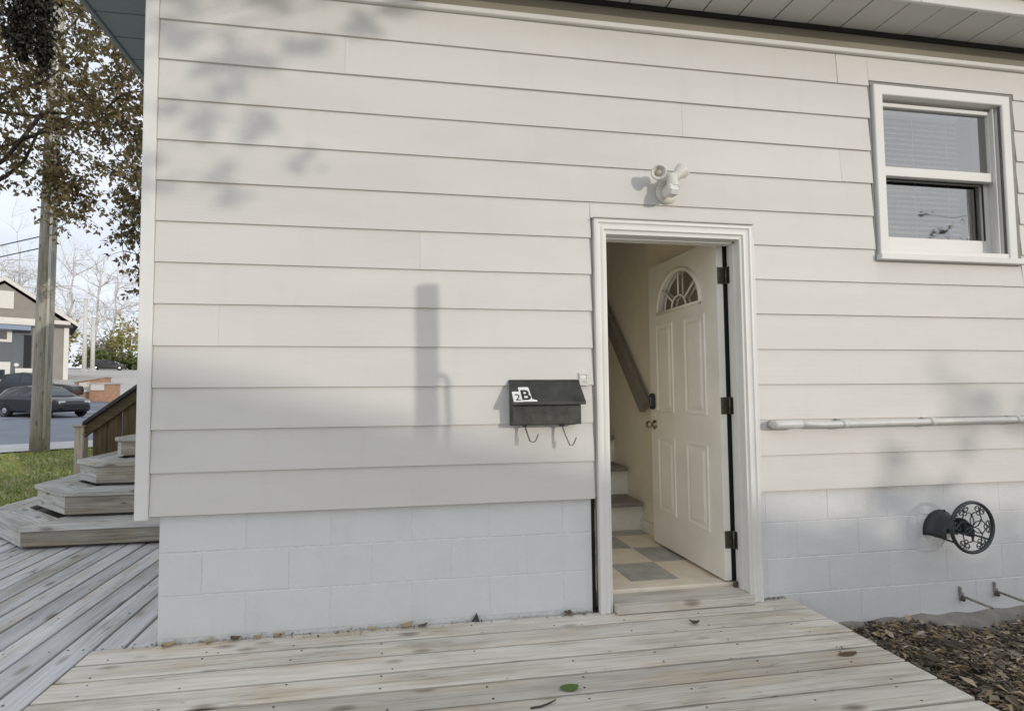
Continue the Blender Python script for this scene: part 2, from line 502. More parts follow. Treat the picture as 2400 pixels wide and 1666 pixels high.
def tube_geo(pts, rad, n=8, closed=False, cap=True, up_hint=None):
    pts = [Vector(p) for p in pts]
    k = len(pts)
    rads = rad if isinstance(rad, (list, tuple)) else [rad]*k
    verts, faces = [], []
    prev = None
    for i, p in enumerate(pts):
        if closed:
            t = (pts[(i+1) % k]-pts[i-1]).normalized()
        else:
            t = (pts[min(i+1, k-1)]-pts[max(i-1, 0)])
            t = t.normalized() if t.length > 1e-9 else Vector((0, 0, 1))
        if prev is None:
            h = Vector(up_hint) if up_hint else (Vector((0, 0, 1)) if abs(t.z) < 0.9 else Vector((1, 0, 0)))
            a = t.cross(h).normalized()
        else:
            a = (prev - t*prev.dot(t))
            a = a.normalized() if a.length > 1e-6 else t.orthogonal().normalized()
        prev = a
        b = t.cross(a)
        for j in range(n):
            w = 2*math.pi*j/n
            verts.append(p+(a*math.cos(w)+b*math.sin(w))*rads[i])
    segs = k if closed else k-1
    for i in range(segs):
        for j in range(n):
            i2 = (i+1) % k
            faces.append((i*n+j, i*n+(j+1) % n, i2*n+(j+1) % n, i2*n+j))
    if cap and not closed:
        faces.append(tuple(range(n-1, -1, -1)))
        faces.append(tuple((k-1)*n+j for j in range(n)))
    return verts, faces

class Geo:
    def __init__(self):
        self.v, self.f = [], []
    def add(self, vf):
        b = len(self.v)
        self.v += list(vf[0])
        self.f += [tuple(i+b for i in f) for f in vf[1]]
        return self
    def box(self, *a):
        return self.add((boxv(*a), BOXF))
    def tube(self, *a, **k):
        return self.add(tube_geo(*a, **k))
    def build(self, name, m, parent=None, smooth=False, origin=None):
        return mesh_obj(name, self.v, self.f, m, parent, smooth, origin)

def tube(name, pts, rad, m, parent=None, n=10, closed=False):
    v, f = tube_geo(pts, rad, n, closed)
    return fix_normals(mesh_obj(name, v, f, m, parent, True))

def lathe_geo(profile, origin, axis, n=20):
    """profile: (radius, distance along axis); origin, axis in world"""
    axis = Vector(axis).normalized()
    a = axis.orthogonal().normalized()
    b = axis.cross(a)
    v, f = [], []
    for r_, d in profile:
        for j in range(n):
            w = 2*math.pi*j/n
            v.append(Vector(origin)+axis*d+(a*math.cos(w)+b*math.sin(w))*r_)
    for i in range(len(profile)-1):
        for j in range(n):
            f.append((i*n+j, i*n+(j+1) % n, (i+1)*n+(j+1) % n, (i+1)*n+j))
    f.append(tuple(range(n-1, -1, -1)))
    f.append(tuple((len(profile)-1)*n+j for j in range(n)))
    return v, f

def lathe(name, profile, origin, axis, m, parent=None, n=20, smooth=True):
    v, f = lathe_geo(profile, origin, axis, n)
    o = fix_normals(mesh_obj(name, v, f, m, parent, smooth))
    return o

def sweep_frame(name, corners, profile, m, parent=None, closed=False):
    """mitred moulding in the wall plane. corners: (x, z, dx, dz), dx dz = inward mitre direction; profile: (inward offset, y)"""
    n = len(profile)
    v, f = [], []
    for (x, z, dx, dz) in corners:
        for (o_, y) in profile:
            v.append((x+dx*o_, y, z+dz*o_))
    k = len(corners)
    for i in range(k if closed else k-1):
        j = (i+1) % k
        for a in range(n):
            b = (a+1) % n
            f.append((i*n+a, i*n+b, j*n+b, j*n+a))
    if not closed:
        f.append(tuple(range(n)))
        f.append(tuple((k-1)*n+a for a in range(n-1, -1, -1)))
    return fix_normals(mesh_obj(name, v, f, m, parent))

def leaf_attr(o, per=1):
    """one random value per leaf (per = faces per leaf)"""
    me = o.data
    at = me.attributes.new('rnd', 'FLOAT', 'FACE')
    vals, cur = [], 0
    for i in range(len(me.polygons)):
        if i % per == 0:
            cur = random.random()
        vals.append(cur)
    at.data.foreach_set('value', vals)
    return o

def leaf_geo(c, d, nrm, L, W_, fold=0.25):
    """pointed leaf, two quads folded along the midrib"""
    d = Vector(d).normalized()
    nrm = Vector(nrm)
    s = d.cross(nrm)
    s = s.normalized() if s.length > 1e-6 else d.orthogonal().normalized()
    nn = s.cross(d)
    c = Vector(c)
    lift = nn*(W_*fold)
    return ([c, c+d*L*0.45+s*W_*0.5+lift, c+d*L-nn*L*0.12, c+d*L*0.45, c+d*L*0.45-s*W_*0.5+lift],
            [(0, 1, 2, 3), (0, 3, 2, 4)])

def rvec():
    while True:
        v = Vector((random.uniform(-1, 1), random.uniform(-1, 1), random.uniform(-1, 1)))
        if 0.05 < v.length < 1:
            return v.normalized()

# ------------------------------------------------------------------ terrain
VD = Vector((-0.529, 0.8486))       # uphill direction, towards the street on the left
TD = Vector((0.8486, 0.529))
HP = [(-400, -0.3), (3, -0.24), (5, -0.11), (9, -0.06), (14, 0.02), (32, 0.13), (40, 0.8), (44, 1.15), (55, 2.6), (79, 4.05), (99, 5.1), (112, 5.8), (220, 9), (900, 14)]
def hs(s):
    for (a, ha), (b, hb) in zip(HP, HP[1:]):
        if s <= b:
            return ha+(hb-ha)*(s-a)/(b-a)
    return HP[-1][1]
def st(x, y):
    q = Vector((x-CAM.x, y-CAM.y))
    return q.dot(VD), q.dot(TD)
def xy(s, t):
    p = Vector((CAM.x, CAM.y))+VD*s+TD*t
    return p.x, p.y
def gz(x, y):
    return hs(st(x, y)[0])
def sheet(name, s0, s1, t0, t1, dz, m, kind='structure', step=4.0, label=None):
    S = sorted(set([s0, s1]+[a for a, _ in HP if s0 < a < s1]+[s0+i*step for i in range(int((s1-s0)/step)+1)]))
    v, f = [], []
    for s in S:
        for t in (t0, t1):
            x, y = xy(s, t)
            v.append((x, y, hs(s)+dz))
    for i in range(len(S)-1):
        f.append((2*i, 2*i+1, 2*i+3, 2*i+2))
    o = fix_normals(mesh_obj(name, v, f, m, None, origin=(0, 0, 0)))
    return props(o, label, None, None, kind)

sheet('ground', -300, 890, -700, 700, -0.02, M['land'], step=40)
sheet('lawn', 3.0, 13.9, -26, 26, 0.0, M['dirtlawn'], step=1)
sheet('pavement', 13.9, 15.7, -60, 60, 0.03, M['kerb'], step=1)
sheet('kerb', 15.7, 15.95, -60, 60, 0.02, M['kerb'], step=1)
sheet('road', 15.95, 43.2, -90, 90, 0.004, M['asphalt'])
sheet('parking_lot', 43.2, 104, -24, 80, 0.012, M['lot'])
sheet('road_marking', 31.2, 31.75, -60, 60, 0.012, M['marking'])
sheet('road_marking', 33.6, 33.8, -60, 60, 0.012, M['marking'])

# ------------------------------------------------------------------ the white house
house = empty('house', (-1.11, 0.02, 0), 'white clapboard house on painted block foundation, side door standing open', 'house')
Z0, EXP = 0.608, 0.2029
DX0, DX1 = 1.087, 2.045           # door casing outer
WX0, WX1, WZ0, WZ1 = 2.890, 3.958, 1.985, 3.076   # hole in the siding for the window
XL, XR = -1.145, 5.6
seams = {6: [0.137], 4: [-0.848], 11: [-0.25, 2.308], 10: [1.64], 12: [2.666], 9: [2.668], 3: [4.4], 1: [4.2]}
def clapboard(x0, x1, k, zlo=None, zhi=None):
    z0 = Z0+EXP*k if zlo is None else zlo
    z1 = Z0+EXP*k+EXP+0.018 if zhi is None else zhi
    jb = random.uniform(-0.0012, 0.0012)
    fb = -0.0118+random.uniform(-0.001, 0.001)
    tw = random.uniform(-0.0012, 0.0012)
    if k in (6, 7, 12):
        jb, tw, fb = 0, 0, -0.0118
    n = max(2, int((x1-x0)/0.5)+1)
    v, f = [], []
    for i in range(n+1):
        x = x0+(x1-x0)*i/n
        w = 0.0008*math.sin(x*2.3+k*1.7)
        v += [(x, fb, z0+jb+w+tw*(i/n)), (x, 0.0035, z0+jb+w+tw*(i/n)), (x, 0.0035, z1), (x, -0.0008, z1)]
    for i in range(n):
        a, b = 4*i, 4*i+4
        for j in range(4):
            f.append((a+j, a+(j+1) % 4, b+(j+1) % 4, b+j))
    f.append((0, 1, 2, 3))
    e = 4*n
    f.append((e+3, e+2, e+1, e))
    return fix_normals(mesh_obj('clapboard', v, f, M['siding'], house))

for k in range(13):
    z0, z1 = Z0+EXP*k, Z0+EXP*(k+1)
    spans = [(XL+0.002, XR)]
    if z0 < 2.11:
        spans = [(XL+0.002, DX0-0.012-(0 if k == 7 else random.uniform(0, 0.006))), (DX1+0.002, XR)]
    if z1 > WZ0+0.02 and z0 < WZ1-0.02:
        out = []
        for a, b in spans:
            if a < WX0 and b > WX1:
                out += [(a, WX0-(0.006 if k in (6, 12) else random.uniform(0.004, 0.012))), (WX1, b)]
            else:
                out.append((a, b))
        spans = out
    for a, b in spans:
        cuts = [s for s in seams.get(k, []) if a+0.1 < s < b-0.1]
        pts = [a]+cuts+[b]
        for i in range(len(pts)-1):
            g = (0.004 if k == 12 else 0.0007) if i else 0
            clapboard(pts[i]+g, pts[i+1], k)
# notched rows above the door and around the window
clapboard(DX0-0.012, DX1+0.002, 7, 2.1405)
clapboard(WX0-0.006, WX1, 6, None, 1.9615)
clapboard(WX0-0.006, WX1, 12, 3.0775)
# sheathing behind the siding
def wall_piece(x0, x1, z0, z1, m=None):
    box('wall', x0, x1, 0.006, 0.10, z0, z1, m or M['trimdull'], house)
wall_piece(-1.19, 1.10, Z0+0.005, 3.5)
wall_piece(1.10, 2.03, 2.12, 3.5)
wall_piece(2.03, WX0+0.05, Z0+0.005, 3.5)
wall_piece(WX0+0.05, 3.90, Z0+0.005, 2.0)
wall_piece(WX0+0.05, 3.90, 3.0, 3.5)
wall_piece(3.90, 5.6, Z0+0.005, 3.5)
box('side_wall', -1.19, -1.10, 0.10, 9.0, Z0, 3.5, M['siding'], house)
box('corner_board', -1.206, -1.145, -0.019, 0.006, 0.590, 3.37, M['trim'], house, 0.003)
box('corner_board', -1.206, -1.1925, 0.0065, 0.075, 0.592, 3.37, M['trim'], house, 0.003)
# frieze and its lower bead
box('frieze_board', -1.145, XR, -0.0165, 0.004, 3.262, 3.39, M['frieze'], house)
box('frieze_trim', -1.145, XR, -0.026, -0.0005, 3.232, 3.262, M['trim'], house, 0.004)
# front soffit in panels
PIT = 0.2275
x = 2.229-PIT*17
while x < XR:
    sag = random.uniform(-0.0015, 0.0015)
    box('soffit_panel', x+0.004, x+PIT-0.004, -0.268, -0.002, 3.377+sag, 3.389+sag, M['soffit'], house, 0.003)
    x += PIT
box('soffit_backing', -1.75, XR, -0.27, -0.0015, 3.394, 3.40, M['darkgap'], house)
box('soffit_trim', -1.15, XR, -0.034, -0.0185, 3.352, 3.376, M['darkgap'], house)
for a, b in ((-1.74, 0.6), (0.604, 2.95), (2.954, XR)):
    box('fascia_board', a, b, -0.288, -0.269, 3.368, 3.462, M['trim'], house, 0.003)
box('fascia_gap_shade', -1.74, XR, -0.300, -0.2885, 3.462, 3.485, M['darkgap'], house)  # solid black strip standing in for the shade between fascia and gutter
box('gutter', -1.76, XR, -0.41, -0.301, 3.478, 3.59, M['gutter'], house, 0.012)
def roof_piece(nm, x0, x1, y0, y1, m, t=0.07):
    zz = lambda y: 3.60+0.36*(y+0.43)
    v = [(x0, y0, zz(y0)), (x1, y0, zz(y0)), (x1, y1, zz(y1)), (x0, y1, zz(y1))]
    v += [(a, b, c+t) for a, b, c in v]
    return mesh_obj(nm, v, BOXF, m, house)
roof_piece('roof', -1.85, XR, -0.43, 1.15, M['shingle'])
roof_piece('roof', -1.85, 1.12, 1.15, 4.4, M['shingle'])
roof_piece('roof', 1.98, XR, 1.15, 4.4, M['shingle'])
roof_piece('roof', -1.85, XR, 4.4, 6.4, M['shingle'])
roof_piece('added_skylight', 1.12, 1.98, 1.15, 4.4, M['glass'], 0.01)  # unseen roof opening, added only to bring daylight into the stairwell
# left soffit (underside of the eave along the side of the house)
y = 0.4665-0.2145*3
while y < 8:
    box('soffit_panel', -1.694, -1.2075, y+0.004, y+0.2145-0.004, 3.378+random.uniform(-.001, .001), 3.389, M['sidesoffit'], house, 0.003)
    y += 0.2145
box('soffit_backing', -1.70, -1.21, -0.26, 8, 3.394, 3.4, M['darkgap'], house)
box('fascia_board', -1.722, -1.696, -0.26, 8.2, 3.362, 3.47, M['sidesoffit'], house, 0.003)
box('gutter', -1.83, -1.724, -0.26, 8.2, 3.49, 3.59, M['gutter'], house, 0.012)

# block foundation, running bond
BH = 0.2030
def blocks(x0, x1, zrow0, nrow, j0):
    for i in range(nrow):
        z = zrow0+BH*i
        off = 0.2015*(((i+j0) % 2))
        xs = [x0]
        x = -0.915+off-0.403*40
        while x < x1-0.03:
            if x > x0+0.03:
                xs.append(x)
            x += 0.403
        xs.append(x1)
        ztop = min(z+BH-0.0055, Z0-0.004)
        for a, b in zip(xs, xs[1:]):
            w = round(b-a, 4)
            d = random.uniform(-0.0012, 0.0008)
            dz = random.uniform(-0.0015, 0.0015)
            box('block', a+0.002, b-0.002, 0.0198+d, 0.12, z+dz, min(ztop+dz, Z0-0.004), M['block'], house, 0.002)
ROW = 0.0195
blocks(-1.11, 1.062, ROW, 3, 1)
blocks(2.062, 5.6, ROW-2*BH, 5, 1)
box('mortar_bed', -1.107, 1.06, 0.0216, 0.119, -0.03, Z0-0.003, M['mortar'], house)
box('mortar_bed', 2.064, 5.6, 0.0216, 0.119, -0.42, Z0-0.003, M['mortar'], house)
blk = box('side_foundation', -1.107, -1.0, 0.125, 9, -0.3, Z0, M['block'], house)
# rough concrete footing along the right side
def footing():
    v, f = [], []
    n = 60
    for i in range(n+1):
        x = 2.3+(5.4-2.3)*i/n
        w = 0.022*math.sin(i*1.3)+0.016*math.sin(i*0.47+1)+random.uniform(-0.008, 0.008)
        for (yy, zz) in ((0.06, -0.163+w*0.3), (0.0, -0.168+w*0.3), (-0.035+w*0.5, -0.187+w*0.2), (-0.075+w, -0.235), (-0.09+w, -0.30)):
            v.append((x, yy, zz))
    for i in range(n):
        for j in range(4):
            a = i*5+j
            f.append((a, a+1, a+6, a+5))
    return fix_normals(mesh_obj('footing', v, f, M['concrete'], house, True))
footing()

# ------------------------------------------------------------------ doorway
prof = [(0, 0.004), (0, -0.030), (0.010, -0.033), (0.020, -0.033), (0.026, -0.026), (0.036, -0.024), (0.046, -0.028), (0.056, -0.028), (0.062, -0.018), (0.0725, -0.016), (0.0725, 0.004)]
profl = prof
dcas = sweep_frame('door_casing', [(DX0, 0.003, 1, 0), (DX0, 2.132, 1, -1), (DX1-0.0005, 2.132, -1, -1), (DX1-0.0005, 0.003, -1, 0)], prof, M['trim'], house)
box('casing_strip', DX1+0.0005, DX1+0.012, -0.028, -0.001, 0.596, 2.05, M['trim'], house, 0.002)
box('drip_cap', DX0-0.004, DX1+0.004, -0.040, -0.001, 2.133, 2.139, M['trimdull'], house)
# jambs with stops
JX0, JX1 = 1.1605, 1.9715
box('door_jamb', JX0-0.03, JX0, -0.0155, 0.135, 0.046, 2.075, M['trim'], house)
box('door_jamb', JX1, JX1+0.03, -0.0155, 0.1, 0.046, 2.075, M['trim'], house)
box('door_jamb', JX0+0.0005, JX1-0.0005, -0.0155, 0.135, 2.052, 2.09, M['trim'], house)
box('door_stop', JX0+0.0003, JX0+0.012, 0.03, 0.085, 0.05, 2.051, M['trim'], house)
box('door_stop', JX1-0.012, JX1-0.0003, 0.03, 0.062, 0.05, 2.0385, M['trim'], house)
box('door_stop', JX0+0.0125, JX1-0.0125, 0.03, 0.085, 2.039, 2.0515, M['trim'], house)
box('gap_shade', 1.063, 1.086, 0.035, 0.119, 0.0, 0.6, M['darkgap'], house)  # black strip painted in for the shade between blocks and casing
box('gap_shade', 2.046, 2.063, 0.03, 0.119, 0.0, 0.6, M['darkgap'], house)
box('door_sill', 1.166, 1.9695, -0.058, 0.112, 0.004, 0.048, M['deck'], house, 0.004)
box('threshold', 1.161, 1.971, 0.113, 0.20, 0.03, 0.066, M['tilelight'], house, 0.006)
# interior floor tiles
FZ = 0.06
for i in range(-1, 3):
    for j in range(0, 4):
        a, b = 1.385+0.305*i, 0.238+0.303*j
        x0, x1 = max(a, 1.105), min(a+0.305, 1.997)
        y0, y1 = max(b, 0.2005), min(b+0.303, 1.287)
        if j == 0:
            y0 = 0.238
        if x1-x0 < 0.02 or y1-y0 < 0.02:
            continue
        box('tile', x0+0.0006, x1-0.0006, y0+0.0006, y1-0.0006, FZ-0.004, FZ, M['tiledark'] if (i+j) % 2 == 0 else M['tilelight'], house)
box('tile', 1.105, 1.997, 0.2005, 0.2374, FZ-0.004, FZ-0.0004, M['tilelight'], house)
box('subfloor', 1.10, 2.0, 0.12, 1.29, -0.02, FZ-0.0045, M['tilelight'], house)
# interior walls and ceiling of the entry and stairwell
prism('interior_wall', [(0.128, 0.0), (6.0, 0.0), (6.0, 5.85), (0.128, 3.75)], 2.0, 2.06, M['interior'], house, axis='x')
prism('interior_wall', [(0.128, 0.0), (6.0, 0.0), (6.0, 5.85), (0.128, 3.75)], 1.04, 1.10, M['interior'], house, axis='x')
box('interior_wall', 1.04, 2.06, 6.0, 6.06, 0.0, 5.2, M['interior'], house)
box('interior_wall', 1.1005, 1.9995, 0.1365, 0.18, 2.1, 2.46, M['interior'], house)
box('interior_wall', 1.1005, 1.9995, 1.06, 1.12, 2.425, 4.1, M['interior'], house)
box('interior_ceiling', 1.10, 2.0, 0.101, 1.06, 2.43, 2.49, M['interior'], house)
box('interior_ceiling', 1.10, 2.0, 4.42, 6.0, 4.9, 4.96, M['interior'], house)
box('baseboard', 1.984, 1.9995, 0.16, 1.282, FZ, FZ+0.09, M['riserwhite'], house)
RUN, RISE = 0.2575, 0.2405
for k in range(9):
    yb = 1.29+RUN*k
    zt = 0.296+RISE*k
    box('stair_riser', 1.1005, 1.9995, yb, yb+0.02, FZ+0.0005 if k == 0 else zt-RISE+0.0005, zt-0.0355, M['riserwhite'], house)
    box('stair_tread', 1.1005, 1.972, yb-0.075, yb+RUN+0.018, zt-0.035, zt, M['treadgray'], house, 0.008, 2)
# handrail on the right hand stair wall
sl = (1.84-1.05)/(1.79-1.12)
hr = [(1.945, 1.105, 1.052), (1.945, 2.6, 1.052+sl*(2.6-1.105))]
g = Geo()
dirv = (Vector(hr[1])-Vector(hr[0])).normalized()
nrm = Vector((0, -dirv.z, dirv.y))
v = []
for p in hr:
    for a, b in ((-0.022, -0.058), (0.022, -0.058), (0.022, 0.058), (-0.022, 0.058)):
        v.append(Vector(p)+Vector((1, 0, 0))*a+nrm*b)
hro = fix_normals(mesh_obj('stair_handrail', v, [(0, 1, 2, 3), (7, 6, 5, 4), (0, 4, 5, 1), (1, 5, 6, 2), (2, 6, 7, 3), (3, 7, 4, 0)], M['treadgray'], house))
for yy in (1.3, 2.2):
    zc = 1.052+sl*(yy-1.105)
    tube('handrail_bracket', [(1.9995, yy, zc-0.07), (1.965, yy, zc-0.075), (1.947, yy, zc-0.055)], 0.009, M['hinge'], house, 8)

# door slab, swung inward 90 degrees: its outer face looks to -X
SX, SY0, SY1, SZ0, SZ1 = 1.908, 0.112, 0.935, 0.078, 2.098
TH = 0.042
fan_c, fan_z, fan_ry, fan_rz = 0.5355, 1.745, 0.2595, 0.256
yc_ = (SY0+SY1)/2
def slab():
    """panelled slab with a half round light: outline with a hole, extruded"""
    bm = bmesh.new()
    nseg = 20
    arc = [(fan_c+fan_ry*math.cos(math.pi*i/nseg), fan_z+fan_rz*math.sin(math.pi*i/nseg)) for i in range(nseg+1)]
    outer = [(SY0, SZ0), (SY1, SZ0), (SY1, SZ1), (SY0, SZ1)]
    # split the slab into quads: below the light, left, right, above (fan of faces to the arc)
    def face(pts, x, flip):
        vs2 = [bm.verts.new((x, p[0], p[1])) for p in pts]
        bm.faces.new(vs2[::-1] if flip else vs2)
    for x, fl in ((SX, False), (SX+TH, True)):
        yl, yr = fan_c-fan_ry, fan_c+fan_ry
        face([(SY0, SZ0), (SY1, SZ0), (SY1, fan_z), (yr, fan_z), (yl, fan_z), (SY0, fan_z)], x, fl)
        right = [(yr, fan_z), (SY1, fan_z), (SY1, SZ1), (fan_c, SZ1)]+[arc[i] for i in range(nseg//2, 0, -1)]
        left = [(SY0, fan_z), (yl, fan_z)]+[arc[i] for i in range(nseg-1, nseg//2-1, -1)]+[(fan_c, SZ1), (SY0, SZ1)]
        face(right, x, fl)
        face(left, x, fl)
    for a, b in zip(outer, outer[1:]+outer[:1]):
        vs2 = [bm.verts.new((x, p[0], p[1])) for x, p in ((SX, a), (SX, b), (SX+TH, b), (SX+TH, a))]
        bm.faces.new(vs2)
    ring = arc+[arc[0]]
    for a, b in zip(ring, ring[1:]):
        vs2 = [bm.verts.new((x, p[0], p[1])) for x, p in ((SX, a), (SX, b), (SX+TH, b), (SX+TH, a))]
        bm.faces.new(vs2)
    bmesh.ops.remove_doubles(bm, verts=bm.verts, dist=1e-5)
    bmesh.ops.recalc_face_normals(bm, faces=bm.faces)
    vv = [tuple(v.co) for v in bm.verts]
    bm.verts.index_update()
    ff = [tuple(v.index for v in f_.verts) for f_ in bm.faces]
    bm.free()
    return mesh_obj('door', vv, ff, M['doorpaint'], house)
door = slab()
# raised panel mouldings (two tall above, two tall below)
def door_panel(y0, y1, z0, z1):
    corners = [(y0, z0, 1, 1), (y1, z0, -1, 1), (y1, z1, -1, -1), (y0, z1, 1, -1)]
    profile = [(0, SX+0.0005), (0.004, SX-0.007), (0.012, SX-0.007), (0.024, SX-0.0018), (0.034, SX-0.0018), (0.05, SX-0.008), (0.05, SX+0.0005)]
    n = len(profile)
    v, f = [], []
    for (y, z, dy, dz) in corners:
        for (o_, x) in profile:
            v.append((x, y+dy*o_, z+dz*o_))
    for i in range(4):
        j = (i+1) % 4
        for a in range(n-1):
            f.append((i*n+a, i*n+a+1, j*n+a+1, j*n+a))
    f.append(tuple(i*n+5 for i in range(4)))
    return fix_normals(mesh_obj('door_panel', v, f, M['doorpaint'], door))
for (y0, y1) in ((0.239, 0.475), (0.613, 0.838)):
    door_panel(y0, y1, 1.030, 1.664)
    door_panel(y0, y1, 0.320, 0.849)
# fan light: rim, muntins, pane
def fan_pts(ry, rz, n=24, a0=0.0, a1=math.pi):
    return [(fan_c+ry*math.cos(a0+(a1-a0)*i/n), fan_z+rz*math.sin(a0+(a1-a0)*i/n)) for i in range(n+1)]
g = Geo()
g.tube([(SX-0.004, p[0], p[1]) for p in fan_pts(fan_ry+0.004, fan_rz+0.004)]+[(SX-0.004, fan_c-fan_ry-0.004, fan_z-0.006)]+[(SX-0.004, fan_c+fan_ry+0.004, fan_z-0.006)], 0.014, 8, closed=True)
fix_normals(g.build('fanlight_rim', M['doorpaint'], door, True))
pp = fan_pts(fan_ry-0.001, fan_rz-0.001)
mesh_obj('fanlight_pane', [(SX+0.02, a, b) for a, b in pp], [tuple(range(len(pp)))], M['glass'], door)
for a in (38, 90, 142):
    w = R(a)
    tube('muntin', [(SX+0.004, fan_c+0.085*math.cos(w), fan_z+0.083*math.sin(w)), (SX+0.004, fan_c+(fan_ry-0.004)*math.cos(w), fan_z+(fan_rz-0.004)*math.sin(w))], 0.0065, M['doorpaint'], door, 6)
tube('muntin', [(SX+0.004, p[0], p[1]) for p in fan_pts(0.088, 0.086, 14)], 0.0065, M['doorpaint'], door, 6)
# keypad lock, knob, hinges
kp = prism('keypad_lock', [(0.889+0.026*math.cos(t), 1.045+0.026+0.026*math.sin(t)+(0.068 if 0 < t < math.pi else 0)) for t in [i*math.pi/8 for i in range(16)]], SX-0.026, SX-0.0005, M['black'], door, axis='x', bevel=0.003)
for i in range(5):
    box('keypad_button', SX-0.0275, SX-0.0262, 0.881, 0.897, 1.075+0.013*i, 1.083+0.013*i, M['gutter'], door)
lathe('door_knob', [(0.0, 0), (0.032, 0.0), (0.032, 0.006), (0.014, 0.010), (0.012, 0.03), (0.024, 0.036), (0.029, 0.05), (0.024, 0.062), (0.0, 0.066)], (SX, 0.880, 0.935), (-1, 0, 0), M['brass'], door, 18)
for zc in (1.868, 1.092, 0.312):
    box('hinge', SX+0.004, 1.9700, 0.1055, 0.1110, zc-0.05, zc+0.05, M['hinge'], door, 0.002)
    lathe('hinge_pin', [(0.0065, -0.052), (0.0065, 0.052)], (1.962, 0.099, zc), (0, 0, 1), M['hinge'], door, 10)
    box('hinge', JX1-0.0032, JX1-0.0004, 0.0625, 0.0998, zc-0.05, zc+0.05, M['hinge'], door, 0.001)
box('gap_shade', 1.9505, 1.9995, 0.124, 0.1275, 0.062, 2.098, M['darkgap'], house)  # black strip painted in for the dark between slab and jamb
box('floor_stopper', 1.940, 1.963, 0.072, 0.094, 0.05, 0.085, M['hinge'], house, 0.005)

# ------------------------------------------------------------------ sash window on the right
win = box('window', 2.93, 3.895, 0.0985, 0.1005, 1.999, 2.001, M['trim'], house)   # sill stool, carries the sub-parts
def wbox(name, *a, m=None, bevel=0.002):
    return box(name, *a, m or M['trim'], win, bevel)
wprof = [(0, 0.005), (0, -0.020), (0.004, -0.024), (0.058, -0.024), (0.0625, -0.020), (0.0625, 0.005)]
CX0, CX1, CZ0, CZ1 = 2.905, 3.909, 1.998, 3.052
cf = sweep_frame('window_casing', [(CX0, CZ0, 1, 0), (CX0, CZ1, 1, -1), (CX1, CZ1, -1, -1), (CX1, CZ0, -1, 0)],
                 [(0, 0.005), (0, -0.020), (0.004, -0.024), (0.058, -0.024), (0.0625, -0.020), (0.0625, 0.005)], M['trim'], win)
# recessed gray flashing between casing and siding
wbox('window_flashing', CX1+0.0005, WX1-0.001, -0.006, 0.0055, 2.0, WZ1, m=M['caulk'], bevel=0)
wbox('window_flashing', CX0-0.01, CX1, -0.006, 0.0055, CZ1+0.0005, WZ1, m=M['caulk'], bevel=0)
wbox('window_flashing', WX0-0.004, CX0-0.0105, -0.004, 0.0055, 1.97, WZ1, m=M['caulk'], bevel=0)
wbox('window_sill', 2.893, 3.958, -0.040, 0.005, 1.962, 1.9975, bevel=0.003)
IX0, IX1 = CX0+0.0625, CX1-0.0625
wbox('window_jamb', IX0-0.014, IX0, -0.012, 0.16, 2.0005, 2.99, bevel=0)
wbox('window_jamb', IX1, IX1+0.014, -0.012, 0.16, 2.0005, 2.99, bevel=0)
wbox('window_jamb', IX0+0.0003, IX1-0.0003, -0.012, 0.16, 2.9898, 3.004, bevel=0)
wbox('window_jamb', IX0+0.0003, IX1-0.0003, -0.018, 0.16, 1.9982, 2.03, bevel=0.002)
def sash(x0, x1, z0, z1, y0, y1, st_, top, bot):
    wbox('sash', x0, x0+st_, y0, y1, z0, z1)
    wbox('sash', x1-st_, x1, y0, y1, z0, z1)
    wbox('sash', x0+st_+0.0003, x1-st_-0.0003, y0, y1, z1-top, z1)
    wbox('sash', x0+st_+0.0003, x1-st_-0.0003, y0, y1, z0, z0+bot)
    mesh_obj('pane', [(x0+st_-0.002, (y0+y1)/2+0.004, z0+bot-0.002), (x1-st_+0.002, (y0+y1)/2+0.004, z0+bot-0.002), (x1-st_+0.002, (y0+y1)/2+0.004, z1-top+0.002), (x0+st_-0.002, (y0+y1)/2+0.004, z1-top+0.002)], [(0, 1, 2, 3)], M['glass'], win)
sash(IX0+0.003, IX1-0.003, 2.508, 2.972, 0.028, 0.060, 0.034, 0.024, 0.058)
sash(IX0+0.001, IX1-0.001, 2.055, 2.545, 0.072, 0.104, 0.048, 0.038, 0.082)
wbox('gasket', IX0+0.05, IX1-0.05, 0.068, 0.0715, 2.4935, 2.5075, m=M['gasket'], bevel=0)
wbox('gasket', IX1-0.0615, IX1-0.0495, 0.068, 0.0715, 2.138, 2.493, m=M['gasket'], bevel=0)
# storm track on the lower right
wbox('storm_track', IX1-0.030, IX1-0.022, 0.008, 0.0275, 2.035, 2.985)
wbox('storm_track', IX0+0.002, IX0+0.010, 0.008, 0.0275, 2.035, 2.985)
# room behind the window
box('interior_wall', 2.3, 4.6, 3.0, 3.05, 0.6, 3.3, M['roomdark'], house)
box('interior_wall', 4.55, 4.6, 0.11, 3.0, 0.6, 3.3, M['roomdark'], house)
box('interior_wall', 2.3, 2.35, 0.11, 3.0, 0.6, 3.3, M['roomdark'], house)
box('interior_floor', 2.35, 4.55, 0.11, 3.0, 0.6, 0.64, M['roomdark'], house)
box('interior_ceiling', 2.35, 4.55, 0.11, 3.0, 3.26, 3.3, M['roomdark'], house)

